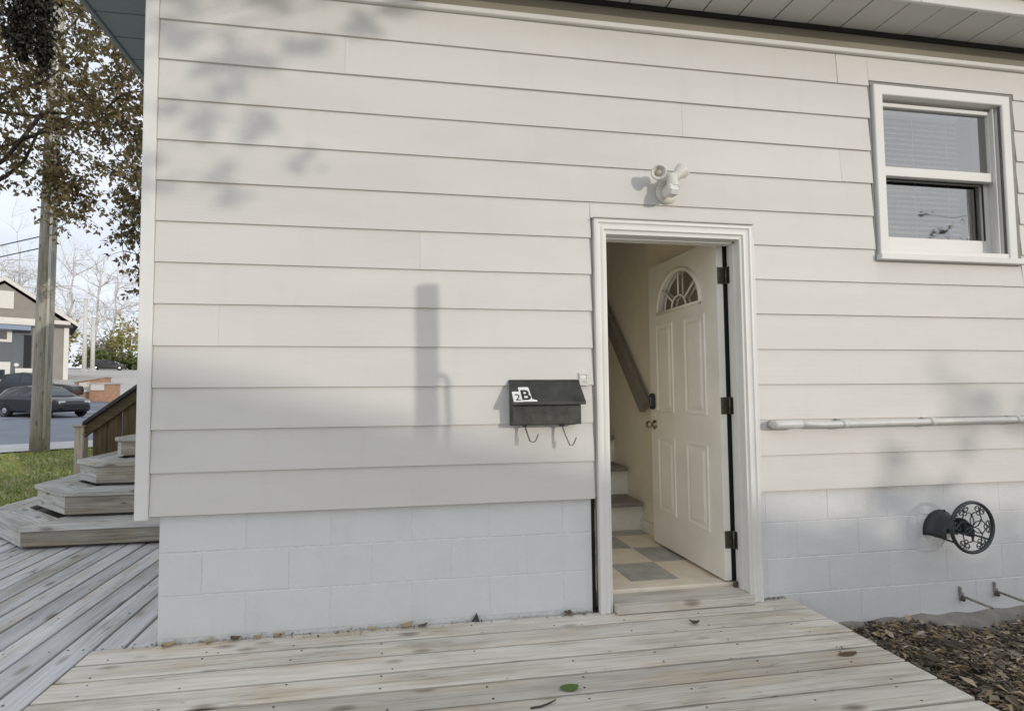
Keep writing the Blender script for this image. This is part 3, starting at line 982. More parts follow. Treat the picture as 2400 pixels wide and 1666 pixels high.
bl = empty('venetian_blind', (3.4, 0.15, 2.98), 'pale horizontal venetian blind hanging inside the right hand window', 'blind')
for k in range(27):
    z = 2.955-0.0345*k
    if z < 2.07:
        break
    sl_ = box('slat', IX0+0.02, IX1-0.13, 0.138, 0.162, z-0.0012, z+0.0012, M['blind'], bl)
    sl_.rotation_euler.x = R(46)
box('head_rail', IX0+0.02, IX1-0.13, 0.132, 0.17, 2.962, 2.988, M['blind'], bl)
box('bottom_rail', IX0+0.02, IX1-0.13, 0.138, 0.16, 2.05, 2.068, M['blind'], bl)
for xx in (IX0+0.12, (IX0+IX1)/2-0.05, IX1-0.23):
    tube('ladder_cord', [(xx, 0.136, 2.98), (xx, 0.136, 2.06)], 0.0015, M['blind'], bl, 4)

# ------------------------------------------------------------------ deck
deck = empty('deck', (-1.2, -0.9, 0), kind='structure')
PW = 0.1395
XM = -1.3865                # mitre line between the two board directions
screws = Geo()
def screw(x, y):
    if random.random() < 0.42:
        return
    x += random.uniform(-0.02, 0.02)
    y += random.uniform(-0.012, 0.012)
    screws.add(lathe_geo([(0.0047, 0.0), (0.0047, 0.0014)], (x, y, 0.0), (0, 0, 1), 6))
for k in range(34):
    y1 = 0.012 if k == 0 else -0.128-PW*(k-1)
    y0 = -0.128-PW*k
    gap = random.uniform(0.0115, 0.0165)
    dz = random.uniform(-0.0018, 0.0012)
    xe = 2.242+0.036*max(-1.4, y0) if y0 > -1.4 else 2.19
    xe += random.uniform(-0.006, 0.006)
    o = box('plank', XM+0.004, xe, y0+gap/2, y1-gap/2, -0.036+dz, dz, M['deck'], deck, 0.0028)
    o.rotation_euler.z = random.uniform(-0.0006, 0.0006)
    for j in range(9):
        xj = -1.25+0.405*j+random.uniform(-0.012, 0.012)
        for yy in (y0+0.03, y1-0.03):
            screw(xj+random.uniform(-0.01, 0.01), yy+random.uniform(-0.008, 0.008))
k = 0
x1 = -1.115
for k in range(22):
    xa = -1.2475-PW*k
    gap = random.uniform(0.012, 0.017) if k != 1 else 0.022
    dz = random.uniform(-0.0018, 0.0012)
    ylo = 0.016 if k < 2 else -4.0
    yhi = 6.0
    xb = x1 if k == 0 else xa+PW
    # boards run back under the steps
    board_y('plank', xa+gap/2, xb-gap/2, ylo, 3.4 if xa > -3.6 else 3.4, -0.036+dz, dz, M['deckside'], deck, 0.004)
    for j in range(9):
        yj = -1.6+0.405*j+random.uniform(-0.012, 0.012)
        if yj < ylo:
            continue
        for xx in (xa+0.03, xb-0.03):
            screw(xx+random.uniform(-0.008, 0.008), yj)
props(screws.build('screws', M['screw'], deck), kind='stuff')
for j in range(9):
    board_y('joist', -1.27+0.405*j, -1.23+0.405*j, -4.8, 0.0, -0.19, -0.038, M['joist'], deck)
for j in range(6):
    box('joist', -4.2, -1.39, -3.0+0.9*j, -2.96+0.9*j, -0.19, -0.038, M['joist'], deck)
board_y('rim_joist', 2.135, 2.172, -4.8, -0.06, -0.19, -0.038, M['riser'], deck)

# ------------------------------------------------------------------ pyramid steps on the left
steps = empty('wooden_steps', (-2.2, 2.6, 0), 'weathered gray wooden corner steps with clipped left corners, left of the house', 'steps')
def step(ztop, yf, xc, xs, zbot, ymax, xr):
    """yf front, xc corner where the chamfer starts, xs left side"""
    NO = 0.022
    bw = 0.14
    yc = yf+(xc-xs)*0.95                  # chamfer end on the left side
    t = 0.036
    ra = math.atan2(yc-yf, xs-xc)
    # risers
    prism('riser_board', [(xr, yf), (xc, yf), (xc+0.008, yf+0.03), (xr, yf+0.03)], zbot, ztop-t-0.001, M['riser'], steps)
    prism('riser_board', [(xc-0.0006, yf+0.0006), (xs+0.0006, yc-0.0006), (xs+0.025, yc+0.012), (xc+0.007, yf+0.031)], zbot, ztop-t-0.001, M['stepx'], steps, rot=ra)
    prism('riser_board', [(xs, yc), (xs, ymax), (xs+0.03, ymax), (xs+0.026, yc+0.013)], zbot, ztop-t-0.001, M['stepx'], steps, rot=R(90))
    # perimeter tread boards, mitred
    a = math.atan2(yc-yf, xc-xs)
    k1 = math.tan(a/2)
    o = lambda d: (xc+(-d)*k1*1.0, yf-d)          # offset corner, d outwards
    def corner(d):
        return (xc-d*k1, yf-d)
    def corner2(d):
        b = (math.pi/2-a)
        return (xs-d, yc-d*math.tan(b/2))
    e = 0.0018
    prism('tread_board', [(xr, yf-NO), corner(NO), corner(-bw+NO), (xr, yf+bw-NO)], ztop-t, ztop+random.uniform(-0.001, 0.001), M['stepx'], steps, bevel=0.003)
    c0, c1, c2, c3 = corner(NO), corner2(NO), corner2(-bw+NO), corner(-bw+NO)
    prism('tread_board', [(c0[0]-e, c0[1]+e*0.2), c1, c2, (c3[0]-e, c3[1]+e*0.2)], ztop-t, ztop+random.uniform(-0.001, 0.001), M['stepx'], steps, bevel=0.003, rot=ra)
    prism('tread_board', [(c1[0], c1[1]+e), (c1[0], ymax), (c2[0], ymax), (c2[0], c2[1]+e)], ztop-t, ztop+random.uniform(-0.001, 0.001), M['stepx'], steps, bevel=0.003, rot=R(90))
    # inner boards parallel to each run
    g_ = 0.006
    q1, q2 = corner(-bw+NO-g_), corner2(-bw+NO-g_)
    w1, w2 = corner(-2*bw+NO-g_), corner2(-2*bw+NO-g_)
    prism('tread_board', [(xr, q1[1]), q1, w1, (xr, w1[1])], ztop-t, ztop-0.001, M['stepx'], steps, bevel=0.003)
    prism('tread_board', [(q1[0]-e, q1[1]), q2, w2, (w1[0]-e, w1[1])], ztop-t, ztop-0.0015, M['stepx'], steps, bevel=0.003, rot=ra)
    prism('tread_board', [(q2[0], q2[1]+e), (q2[0], ymax), (w2[0], ymax), (w2[0], w2[1]+e)], ztop-t, ztop-0.001, M['stepx'], steps, bevel=0.003, rot=R(90))
    v1, v2 = corner(-3*bw+NO-2*g_), corner2(-3*bw+NO-2*g_)
    u1, u2 = corner(-2*bw+NO-2*g_), corner2(-2*bw+NO-2*g_)
    prism('tread_board', [(xr, u1[1]), u1, v1, (xr, v1[1])], ztop-t, ztop-0.001, M['stepx'], steps, bevel=0.003)
    # dark framing under the treads
    prism('step_frame', [(xr-0.01, yf+0.035), (xc+0.03, yf+0.035), (xs+0.04, yc+0.03), (xs+0.04, ymax-0.02), (xr-0.01, ymax-0.02)], zbot-0.02, ztop-t-0.003, M['joist'], steps)
XRT = -1.115
step(0.178, 1.785, -2.820, -3.50, 0.026, 3.25, XRT)
step(0.388, 2.040, -2.665, -3.145, 0.205, 3.25, XRT-0.005)
step(0.594, 2.290, -2.565, -2.835, 0.414, 3.25, XRT-0.005)
step(0.782, 2.600, -2.520, -2.575, 0.618, 3.25, XRT-0.005)
step(0.970, 2.900, -2.240, -2.290, 0.806, 3.25, XRT-0.005)

# sloping stair guard behind the steps
rail = empty('stair_guard', (-3.24, 3.32, 0), 'dark stained sloping stair guard with vertical boards behind the gray steps', 'stair railing')
RY = 3.30
box('post', -3.285, -3.195, RY-0.045, RY+0.045, -0.1, 0.845, M['postwood'], rail, 0.006)
box('post_cap', -3.30, -3.18, RY-0.06, RY+0.06, 0.8455, 0.872, M['postwood'], rail, 0.008)
rs = 0.76
def rz(x):
    return 0.868+rs*(x+3.20)
xe = -1.25
def sloped(name, x0, x1, dz0, dz1, y0, y1, m):
    return prism(name, [(x0, rz(x0)+dz0), (x1, rz(x1)+dz0), (x1, rz(x1)+dz1), (x0, rz(x0)+dz1)], y0, y1, m, rail, axis='y', bevel=0.004)
sloped('cap_rail', -3.20, xe, -0.005, 0.035, RY-0.07, RY+0.07, M['railcap'])
sloped('top_rail', -3.193, xe, -0.135, -0.008, RY-0.032, RY-0.002, M['railwood'])
sloped('bottom_rail', -3.193, xe, -0.80, -0.72, RY+0.004, RY+0.03, M['railwood'])
xb = -3.13
i = 0
while xb < xe-0.12:
    w = 0.132
    g_ = [0.004, 0.012, 0.012, 0.004, 0.01][i % 5]
    prism('guard_board', [(xb, rz(xb)-0.85), (xb+w, rz(xb+w)-0.85), (xb+w, rz(xb+w)-0.01), (xb, rz(xb)-0.01)], RY, RY+0.02, M['fencewood'], rail, axis='y')
    xb += w+g_
    i += 1

# ------------------------------------------------------------------ things on the wall
# mailbox
mb = empty('mailbox', (0.787, 0, 1.01), 'black sloped-lid wall mailbox marked 2 B left of the door', 'mailbox')
MX0, MX1, MZ0, MZT, MD = 0.604, 0.974, 1.012, 1.236, 0.087
side = [(-0.013, MZ0), (-MD, MZ0), (-MD, 1.133), (-0.013, 1.225)]
prism('box', side, MX0, MX1, M['mailface'], mb, axis='x', bevel=0.003)
lt = Vector((0, -0.104, -0.113))
lid_n = Vector((0, -0.113*1, 0.104)).normalized() * 1
P0 = Vector((0, -0.014, 1.2405))
LX0, LX1 = 0.599, 0.988
def lidp(x, t, off=0.0):
    return Vector((x, 0, 0))+P0+lt*t+Vector((0, -lt.z, lt.y)).normalized()*(-1)*off if False else Vector((x, 0, 0))+P0+lt*t+Vector((0, -0.7358, 0.6772))*off
v, f = [], []
for x in (LX0, LX1):
    for t, o_ in ((0, 0), (0, 0.004), (1, 0.004), (1, 0)):
        v.append(lidp(x, t, o_))
    v.append(lidp(x, 1, 0.004)+Vector((0, 0, -0.012)))
    v.append(lidp(x, 1, 0)+Vector((0, 0, -0.012)))
# lid plate with a short turned-down front lip
f = [(0, 1, 7, 6), (1, 2, 8, 7), (2, 4, 10, 8), (4, 5, 11, 10), (5, 3, 9, 11), (3, 0, 6, 9), (0, 3, 2, 1), (3, 5, 4, 2), (6, 7, 8, 9), (9, 8, 10, 11)]
lid = fix_normals(mesh_obj('lid', v, f, M['mailbox'], mb))
# curled top edge of the lid and the back flange
tube('lid_hinge', [(LX0+0.004, -0.016, 1.242), (LX1-0.004, -0.016, 1.242)], 0.0045, M['mailbox'], mb, 8)
box('back_plate', MX0+0.002, MX1-0.002, -0.0165, -0.0135, MZ0-0.006, 1.247, M['mailface'], mb)
def sticker(pts, off):
    v = [lidp(x, t, off) for x, t in pts]+[lidp(x, t, off-0.0012) for x, t in pts]
    n = len(pts)
    fc = [tuple(range(n)), tuple(range(2*n-1, n-1, -1))]+[(i, n+i, n+(i+1) % n, (i+1) % n) for i in range(n)]
    return fix_normals(mesh_obj('sticker', v, fc, M['sticker'], lid))
sticker([(0.604, 0.99), (0.604, 0.56), (0.609, 0.53), (0.652, 0.53), (0.652, 0.99)], 0.0055)
sticker([(0.645, 0.985), (0.641, 0.37), (0.646, 0.33), (0.694, 0.33), (0.698, 0.36), (0.703, 0.87), (0.728, 0.93), (0.728, 0.985)], 0.0060)
def letter(txt, x, t, size, thick):
    c = bpy.data.curves.new('letter', 'FONT')
    c.body = txt
    c.size = size
    c.extrude = 0.0004
    c.offset = thick
    c.align_x = 'CENTER'
    tmp = bpy.data.objects.new('letter', c)
    me = bpy.data.meshes.new_from_object(tmp)
    me.materials.clear()
    me.materials.append(M['ink'])
    bpy.data.objects.remove(tmp)
    o = bpy.data.objects.new('letter', me)
    upv = -lt.normalized()
    nv = Vector((1, 0, 0)).cross(upv)
    p = lidp(x, t, 0.0069)
    COL.objects.link(o)
    o.parent = lid
    mw = Matrix(((1, upv.x, nv.x, p.x-WLOC[lid.name].x), (0, upv.y, nv.y, p.y-WLOC[lid.name].y), (0, upv.z, nv.z, p.z-WLOC[lid.name].z), (0, 0, 0, 1)))
    o.matrix_local = mw
letter('2', 0.629, 0.93, 0.062, 0.0)
letter('B', 0.672, 0.90, 0.094, 0.0022)
def hook(x, drop):
    pts = [(x, -0.046, MZ0+0.002), (x+0.003, -0.055, MZ0-0.018), (x+0.011, -0.073, 0.955), (x+0.019, -0.085, 0.928), (x+0.027, -0.094, drop), (x+0.036, -0.103, drop-0.001), (x+0.044, -0.111, drop+0.013), (x+0.053, -0.120, drop+0.042)]
    v, f = [], []
    for i, p in enumerate(pts):
        a = Vector(pts[max(i-1, 0)])
        b = Vector(pts[min(i+1, len(pts)-1)])
        t = (b-a).normalized()
        nn = Vector((0, -t.z, t.y))
        for sx, sn in ((-1, -1), (1, -1), (1, 1), (-1, 1)):
            v.append(Vector(p)+Vector((0.0042*sx, 0.0035*sx, 0))+nn*0.0020*sn)
    for i in range(len(pts)-1):
        for j in range(4):
            f.append((4*i+j, 4*i+(j+1) % 4, 4*i+4+(j+1) % 4, 4*i+4+j))
    f += [(3, 2, 1, 0), tuple(4*(len(pts)-1)+j for j in range(4))]
    fix_normals(mesh_obj('hook', v, f, M['wire'], mb))
    box('hook_clip', x-0.010, x+0.010, -0.058, -0.040, MZ0-0.012, MZ0-0.0005, M['black'], mb)
hook(0.677, 0.926)
hook(0.879, 0.904)

# small painted hasp plate above the mailbox
hp = empty('hasp_plate', (1.018, -0.01, 1.25), 'small pale slotted plate on the siding between mailbox and door', 'wall plate')
PX0, PX1, PZ0, PZ1 = 0.992, 1.044, 1.214, 1.282
v = boxv(PX0, PX1, -0.022, -0.008, PZ0, PZ1)
sweep_frame('plate', [(PX0, PZ0, 1, 1), (PX0, PZ1, 1, -1), (PX1, PZ1, -1, -1), (PX1, PZ0, -1, 1)], [(0, -0.006), (0, -0.020), (0.010, -0.020), (0.010, -0.006)], M['plate'], hp, True)
box('plate_face', PX0+0.0105, PX1-0.0105, -0.0185, -0.008, PZ0+0.0105, PZ0+0.040, M['plate'], hp)
box('slot', PX0+0.0105, PX1-0.0105, -0.016, -0.008, PZ0+0.0405, PZ1-0.0105, M['sticker'], hp)
box('badge', PX0+0.019, PX1-0.019, -0.0195, -0.0187, PZ0+0.020, PZ0+0.026, M['gutter'], hp)

# twin-head motion light
fl = empty('motion_light', (1.525, -0.01, 2.30), 'white twin head motion sensor floodlight above the door', 'outdoor light')
lathe('wall_plate', [(0.0, 0), (0.066, 0.0), (0.066, 0.018), (0.058, 0.026), (0.0, 0.028)], (1.527, -0.008, 2.302), (0, -1, 0), M['plastic'], fl, 28)
lathe('arm_joint', [(0.030, 0), (0.030, 0.035), (0.022, 0.045), (0.0, 0.046)], (1.522, -0.034, 2.312), (0, -1, 0), M['plastic'], fl, 18)
# sensor body: rounded vertical cylinder with a hooded tip turned down
sb = Vector((0.02, -0.16, -1)).normalized()
lathe('sensor_body', [(0.0, -0.004), (0.022, 0.0), (0.030, 0.006), (0.031, 0.05), (0.032, 0.052), (0.033, 0.066), (0.033, 0.074), (0.031, 0.080)], (1.513, -0.092, 2.372), sb, M['plastic'], fl, 22)
prism('sensor_hood', [(-0.050, 2.305), (-0.125, 2.312), (-0.142, 2.278), (-0.128, 2.244), (-0.075, 2.247), (-0.050, 2.268)], 1.477, 1.532, M['plastic'], fl, axis='x', bevel=0.007)
prism('sensor_lens', [(-0.122, 2.250), (-0.143, 2.277), (-0.148, 2.270), (-0.133, 2.2455)], 1.484, 1.526, M['sticker'], fl, axis='x', bevel=0.002)
def lamp(c, d, r0, L):
    d = Vector(d).normalized()
    c = Vector(c)
    lathe('lamp_head', [(0.0, -L), (r0*0.55, -L), (r0*0.62, -L+0.004), (r0*0.7, -L*0.45), (r0, -0.012), (r0, 0.0), (r0*0.82, 0.0), (r0*0.74, -0.010), (r0*0.40, -0.022), (0, -0.022)], c, d, M['plastic'], fl, 24)
    lathe('bulb', [(0.0, 0.0), (r0*0.42, 0.0), (r0*0.40, 0.010), (r0*0.22, 0.016), (0, 0.017)], c-d*0.022, d, M['lens'], fl, 16)
lamp((1.428, -0.118, 2.372), (-0.35, -0.92, -0.16), 0.041, 0.075)
lamp((1.596, -0.070, 2.412), (0.75, 0.10, 0.70), 0.043, 0.09)
tube('lamp_arm', [(1.452, -0.060, 2.362), (1.480, -0.058, 2.345), (1.515, -0.060, 2.335)], 0.013, M['plastic'], fl, 10)
tube('lamp_arm', [(1.552, -0.075, 2.352), (1.535, -0.070, 2.342), (1.515, -0.062, 2.332)], 0.013, M['plastic'], fl, 10)

# white conduit pipe right of the door
cp = empty('conduit_pipe', (2.12, -0.05, 0.99), 'long white pipe with couplings fixed level along the siding right of the door', 'pipe')
PY = -0.055
tube('pipe', [(2.29, PY, 0.988), (2.34, PY, 0.989), (2.42, PY, 0.984), (2.52, PY, 0.984), (2.9, PY, 0.986), (3.4, PY, 0.989), (4.0, PY, 0.991), (5.2, PY, 0.994)], 0.0185, M['pvc'], cp, 16)
lathe('pipe_elbow', [(0.0, 0), (0.016, 0.0), (0.023, 0.006), (0.0255, 0.02), (0.0255, 0.15), (0.023, 0.17), (0.0195, 0.18)], (2.118, PY, 0.988), (1, 0, 0), M['pvc'], cp, 18)
tube('pipe_inlet', [(2.140, PY, 0.986), (2.140, -0.006, 0.986)], 0.022, M['pvc'], cp, 12)
for i, xx in enumerate((2.573, 3.165, 3.785, 4.4)):
    lathe('coupling', [(0.019, -0.018), (0.0235, -0.016), (0.0235, 0.016), (0.019, 0.018)], (xx, PY, 0.985+0.0035*i), (1, 0, 0), M['pvc'], cp, 16)
    box('pipe_strap', xx-0.006, xx+0.006, PY+0.012, -0.004, 0.965, 1.012, M['pvc'], cp)

# cast iron hose hanger
hh = empty('hose_hanger', (3.31, 0.02, 0.385), 'black cast iron hose hanger with round filigree plate on the block wall', 'hose hanger')
HX, HY, HZ, HR = 3.302, -0.142, 0.383, 0.1425
ringp = [(HX+HR*math.cos(2*math.pi*i/48), HY, HZ+HR*math.sin(2*math.pi*i/48)) for i in range(48)]
tube('ring', ringp, 0.0098, M['iron'], hh, 10, closed=True)
g = Geo()
def P2(rr_, a):
    return (HX+rr_*math.cos(a), HY, HZ+rr_*math.sin(a))
for k in range(6):
    a = 2*math.pi*k/6+R(30)
    # pointed petal
    for s in (-1, 1):
        g.tube([P2(0.0, a), P2(0.022, a+s*0.42), P2(0.044, a+s*0.30), P2(0.068, a)], 0.0030, 6)
    g.tube([P2(0.066, a), P2(0.078, a)], 0.0055, 6)
    # arching stems to the rim
    for s in (-1, 1):
        g.tube([P2(0.076, a), P2(0.085, a+s*0.20), P2(0.090, a+s*0.36), P2(0.098, a+s*0.45)], 0.0030, 6)
    # three curled lobes next to the rim, halfway between petals
    b = a+math.pi/6
    for (rr_, da, rad) in ((0.093, 0.0, 0.0125), (0.113, 0.17, 0.0145), (0.113, -0.17, 0.0145)):
        cx_, cz_ = rr_*math.cos(b+da), rr_*math.sin(b+da)
        g.tube([(HX+cx_+rad*math.cos(2*math.pi*i/12), HY, HZ+cz_+rad*math.sin(2*math.pi*i/12)) for i in range(12)], 0.0027, 6, closed=True)
    g.tube([P2(0.098, b), P2(0.137, b)], 0.0028, 6)
    g.tube([P2(0.112, b-0.33), P2(0.118, b-0.17), P2(0.121, b), P2(0.118, b+0.17), P2(0.112, b+0.33)], 0.0026, 6)
fix_normals(g.build('filigree', M['iron'], hh, True))
# arched saddle between wall and ring
def saddle():
    v, f = [], []
    n = 22
    ys = [0.018, -0.005, -0.035, -0.065, -0.092]
    rads = [0.122, 0.108, 0.098, 0.096, 0.100]
    for y, r_ in zip(ys, rads):
        for i in range(n+1):
            a = R(-8+196*i/n)
            v.append((HX-0.025+r_*math.cos(a), y, HZ-0.060+r_*math.sin(a)*1.05))
    m_ = n+1
    for k in range(len(ys)-1):
        for i in range(n):
            f.append((k*m_+i, k*m_+i+1, (k+1)*m_+i+1, (k+1)*m_+i))
    o = fix_normals(mesh_obj('saddle', v, f, M['iron'], hh, True))
    md = o.modifiers.new('thick', 'SOLIDIFY')
    md.thickness = 0.007
    return o
saddle()
box('back_bar', HX-0.132, HX+0.132, 0.004, 0.018, HZ-0.075, HZ-0.05, M['iron'], hh, 0.003)
tube('brace', [(HX-0.128, 0.010, HZ-0.07), (HX-0.12, -0.07, HZ-0.075), (HX-0.118, -0.136, HZ-0.082)], 0.006, M['iron'], hh, 8)
tube('brace', [(HX+0.128, 0.010, HZ-0.07), (HX+0.12, -0.07, HZ-0.072), (HX+0.118, -0.136, HZ-0.076)], 0.006, M['iron'], hh, 8)
for a in (45, 90, 135):
    lathe('bolt', [(0.0, 0), (0.007, 0), (0.006, 0.005), (0, 0.006)], (HX+0.124*math.cos(R(a)), 0.010, HZ-0.055+0.118*math.sin(R(a))), (0, -1, 0), M['screw'], hh, 8)

# two steel pegs low on the wall
def peg(x, z, L, label):
    e = empty('steel_peg', (x, 0.018, z), label, 'wall peg', 'steel pegs low on the block wall')
    box('peg_plate', x-0.004, x+0.022, 0.010, 0.019, z-0.030, z+0.020, M['peg'], e, 0.002)
    tube('peg_rod', [(x+0.006, 0.012, z), (x+0.006, -L*0.5, z-0.004), (x+0.008, -L, z-0.006)], 0.0075, M['peg'], e, 8)
    box('peg_tab', x-0.006, x-0.001, 0.004, 0.019, z+0.004, z+0.055, M['peg'], e)
    lathe('peg_nut', [(0.012, 0), (0.012, 0.014)], (x+0.006, 0.012, z-0.018), (0, -1, 0), M['hinge'], e, 6)
peg(3.395, -0.070, 0.150, 'shorter steel peg low on the wall, directly below the hose hanger')
peg(3.645, -0.058, 0.235, 'longer steel peg low on the wall, farther from the door')

# ------------------------------------------------------------------ leaf bed and small things lying about
def bedz(x, y):
    return -0.228+0.02*math.sin(x*5.1+y*3)+0.015*math.sin(y*9-x*4)+(0.02*max(0, 1+y/0.5) if y > -0.5 else 0)
v, f = [], []
nx, ny = 50, 60
for i in range(nx+1):
    for j in range(ny+1):
        x = 2.1+(6.0-2.1)*i/nx
        y = -4.4+(4.4+0.05)*j/ny
        z = bedz(x, y)+random.uniform(-0.008, 0.008)
        v.append((x, y, z))
for i in range(nx):
    for j in range(ny):
        a = i*(ny+1)+j
        f.append((a, a+ny+1, a+ny+2, a+1))
props(mesh_obj('mulch_bed', v, f, M['soil'], None, origin=(0, 0, 0)), kind='structure')
g = Geo()
for i in range(34000):
    x = random.uniform(2.17, 4.9) if i % 3 else random.uniform(2.17, 3.3)
    y = random.uniform(-2.6, -0.05) if random.random() < 0.55 else random.uniform(-1.2, -0.05)
    z = bedz(x, y)+random.uniform(0.004, 0.032)
    L = random.uniform(0.016, 0.062)
    W_ = L*random.uniform(0.08, 0.42)
    if i % 37 == 0:
        L, W_ = random.uniform(0.06, 0.10), random.uniform(0.03, 0.045)
        z += 0.012
    if random.random() < 0.35 and math.sin(x*7.3+1)*math.sin(y*6.1+x*2) > 0.35:
        continue
    a = random.uniform(0, 6.283)
    d = Vector((math.cos(a), math.sin(a), random.uniform(-0.25, 0.35)))
    nr = Vector((random.uniform(-0.5, 0.5), random.uniform(-0.5, 0.5), 1))
    g.add(leaf_geo((x, y, z), d, nr, L, W_, random.uniform(-0.3, 0.5)))
props(leaf_attr(g.build('leaf_litter', M['litter'], origin=(3.4, -0.8, -0.2)), 2), kind='stuff')

def fallen(name, x, y, z, L, W_, ang, m, label, cat, group=None, curl=0.4, tilt=0.15):
    """one curled leaf with a stalk, lying at x, y"""
    d = Vector((math.cos(ang), math.sin(ang), 0))
    s = Vector((-d.y, d.x, 0))
    n = 6
    vv, ff = [], []
    for i in range(n+1):
        t = i/n
        w = W_*math.sin(math.pi*min(1, t*0.92+0.04))**0.8*0.5
        base = Vector((x, y, z))+d*(L*(t-0.5))
        lift = curl*L*((t-0.5)**2)*1.4+0.002
        for q in (-1, 0, 1):
            vv.append(base+s*(w*q)+Vector((0, 0, lift+(curl*0.5*w if q else 0)+tilt*0.01*q)))
    for i in range(n):
        for q in range(2):
            a = i*3+q
            ff.append((a, a+1, a+4, a+3))
    o = mesh_obj(name, vv, ff, m)
    tp = Vector((x, y, z))-d*L*0.5
    leaf_attr(o, 12)
    return props(o, label, cat, group)
GL = 'dry leaves along the foot of the block wall'
wall_leaves = [
    (-1.045, -0.008, 0.075, 0.045, 0.3, 'dryleaf', 'dry tan leaf on the deck right beside the house corner'),
    (-0.872, -0.006, 0.06, 0.04, 1.1, 'dryleaf', 'tan curled leaf at the wall foot, second from the house corner'),
    (-0.752, 0.000, 0.06, 0.045, -0.2, 'brownleaf', 'brown leaf at the wall foot, third from the house corner'),
    (-0.650, 0.000, 0.055, 0.035, 0.2, 'dryleaf', 'small tan leaf at the wall foot just left of the yellow leaf'),
    (-0.552, 0.002, 0.065, 0.04, 0.1, 'dryleaf', 'yellow leaf flat at the wall foot, left of the wall middle'),
    (-0.105, -0.002, 0.06, 0.035, -0.1, 'dryleaf', 'tan leaf with dark edge lying under the middle of the wall'),
    (0.062, 0.000, 0.085, 0.05, 0.25, 'dryleaf', 'largest curled tan leaf at the wall foot, under the mailbox shadow side'),
    (0.150, -0.010, 0.05, 0.03, 0.4, 'brownleaf', 'small brown leaf just right of the largest curled tan leaf'),
    (0.915, 0.004, 0.06, 0.055, 0.8, 'brownleaf', 'curled brown leaf at the wall foot near the door casing'),
]
for (x, y, L, W_, a, mm, lab) in wall_leaves:
    fallen('dry_leaf', x, y, 0.004, L*0.82, W_*0.8, a, M[mm], lab, 'leaf', GL, 0.7)
fallen('green_leaf', 0.692, -0.648, 0.002, 0.078, 0.045, 0.06, M['freshleaf'], 'green pointed leaf lying on the deck boards', 'leaf', None, 0.2)
fallen('brown_leaf', 1.505, -0.215, 0.003, 0.05, 0.032, -0.4, M['brownleaf'], 'dark brown curled leaf on the deck in front of the door', 'leaf', None, 1.0)
fallen('flat_leaf', 2.005, -0.60, 0.002, 0.10, 0.03, 0.05, M['brownleaf'], 'flat dull brown leaf on the right part of the deck', 'leaf', None, 0.1)
g = Geo()
g.tube([(0.505, -0.752, 0.006), (0.545, -0.750, 0.007), (0.585, -0.736, 0.008), (0.612, -0.724, 0.010)], [0.003, 0.0036, 0.003, 0.0022], 6)
props(g.build('twig', M['bark'], None, True), 'short dark twig lying on the deck near the bottom edge', 'twig')
gl = Geo()
random.seed(91)
for _ in range(420):
    u = random.random()
    if u < 0.62:
        x, y = random.choice([random.gauss(-0.9, 0.16), random.gauss(-0.4, 0.25), random.gauss(0.1, 0.15), random.uniform(-1.1, 1.05), random.gauss(0.98, 0.06)]), 0.012-abs(random.gauss(0, 0.016))
    elif u < 0.8:
        x, y = random.uniform(2.03, 2.2), 0.012-abs(random.gauss(0, 0.012))
    else:
        k = random.randint(0, 9)
        x, y = random.uniform(-1.3, 2.1), -0.128-PW*k+random.gauss(0, 0.004)
    if not (-1.38 < x < 2.2) or (1.07 < x < 2.03 and y > -0.065):
        continue
    L = random.uniform(0.006, 0.02)
    gl.add(leaf_geo((x, y, random.uniform(0.001, 0.004)), (random.uniform(-1, 1), random.uniform(-0.5, 0.5), random.uniform(0, 0.4)), (0, 0, 1), L, L*random.uniform(0.25, 0.7)))
props(leaf_attr(gl.build('debris', M['litter'], deck), 2), kind='stuff')
# small dark scrap standing against the wall
g = Geo()
g.add(([(0.395, 0.006, 0.0), (0.440, 0.002, 0.0), (0.425, 0.012, 0.042), (0.412, 0.016, 0.012)], [(0, 1, 2), (0, 2, 3), (1, 3, 2), (0, 3, 1)]))
props(fix_normals(g.build('slate_chip', M['iron'])), 'small dark chip standing against the block wall below the mailbox', 'chip')

# ------------------------------------------------------------------ things whose shadows fall on the wall (behind the camera)
pt = empty('deck_post', (2.262, -3.0, 0), 'tall square weathered post at the right edge of the deck', 'post')
box('post_shaft', 2.228, 2.306, -3.039, -2.961, -0.25, 2.462, M['postwood'], pt, 0.006)
tube('hook_arm', [(2.306, -3.0, 1.985), (2.335, -3.0, 1.992), (2.362, -3.0, 1.975), (2.372, -3.0, 1.93), (2.376, -3.0, 1.7), (2.385, -3.0, 1.2), (2.39, -3.0, 0.7), (2.385, -3.0, 0.2)], 0.0155, M['black'], pt, 8)

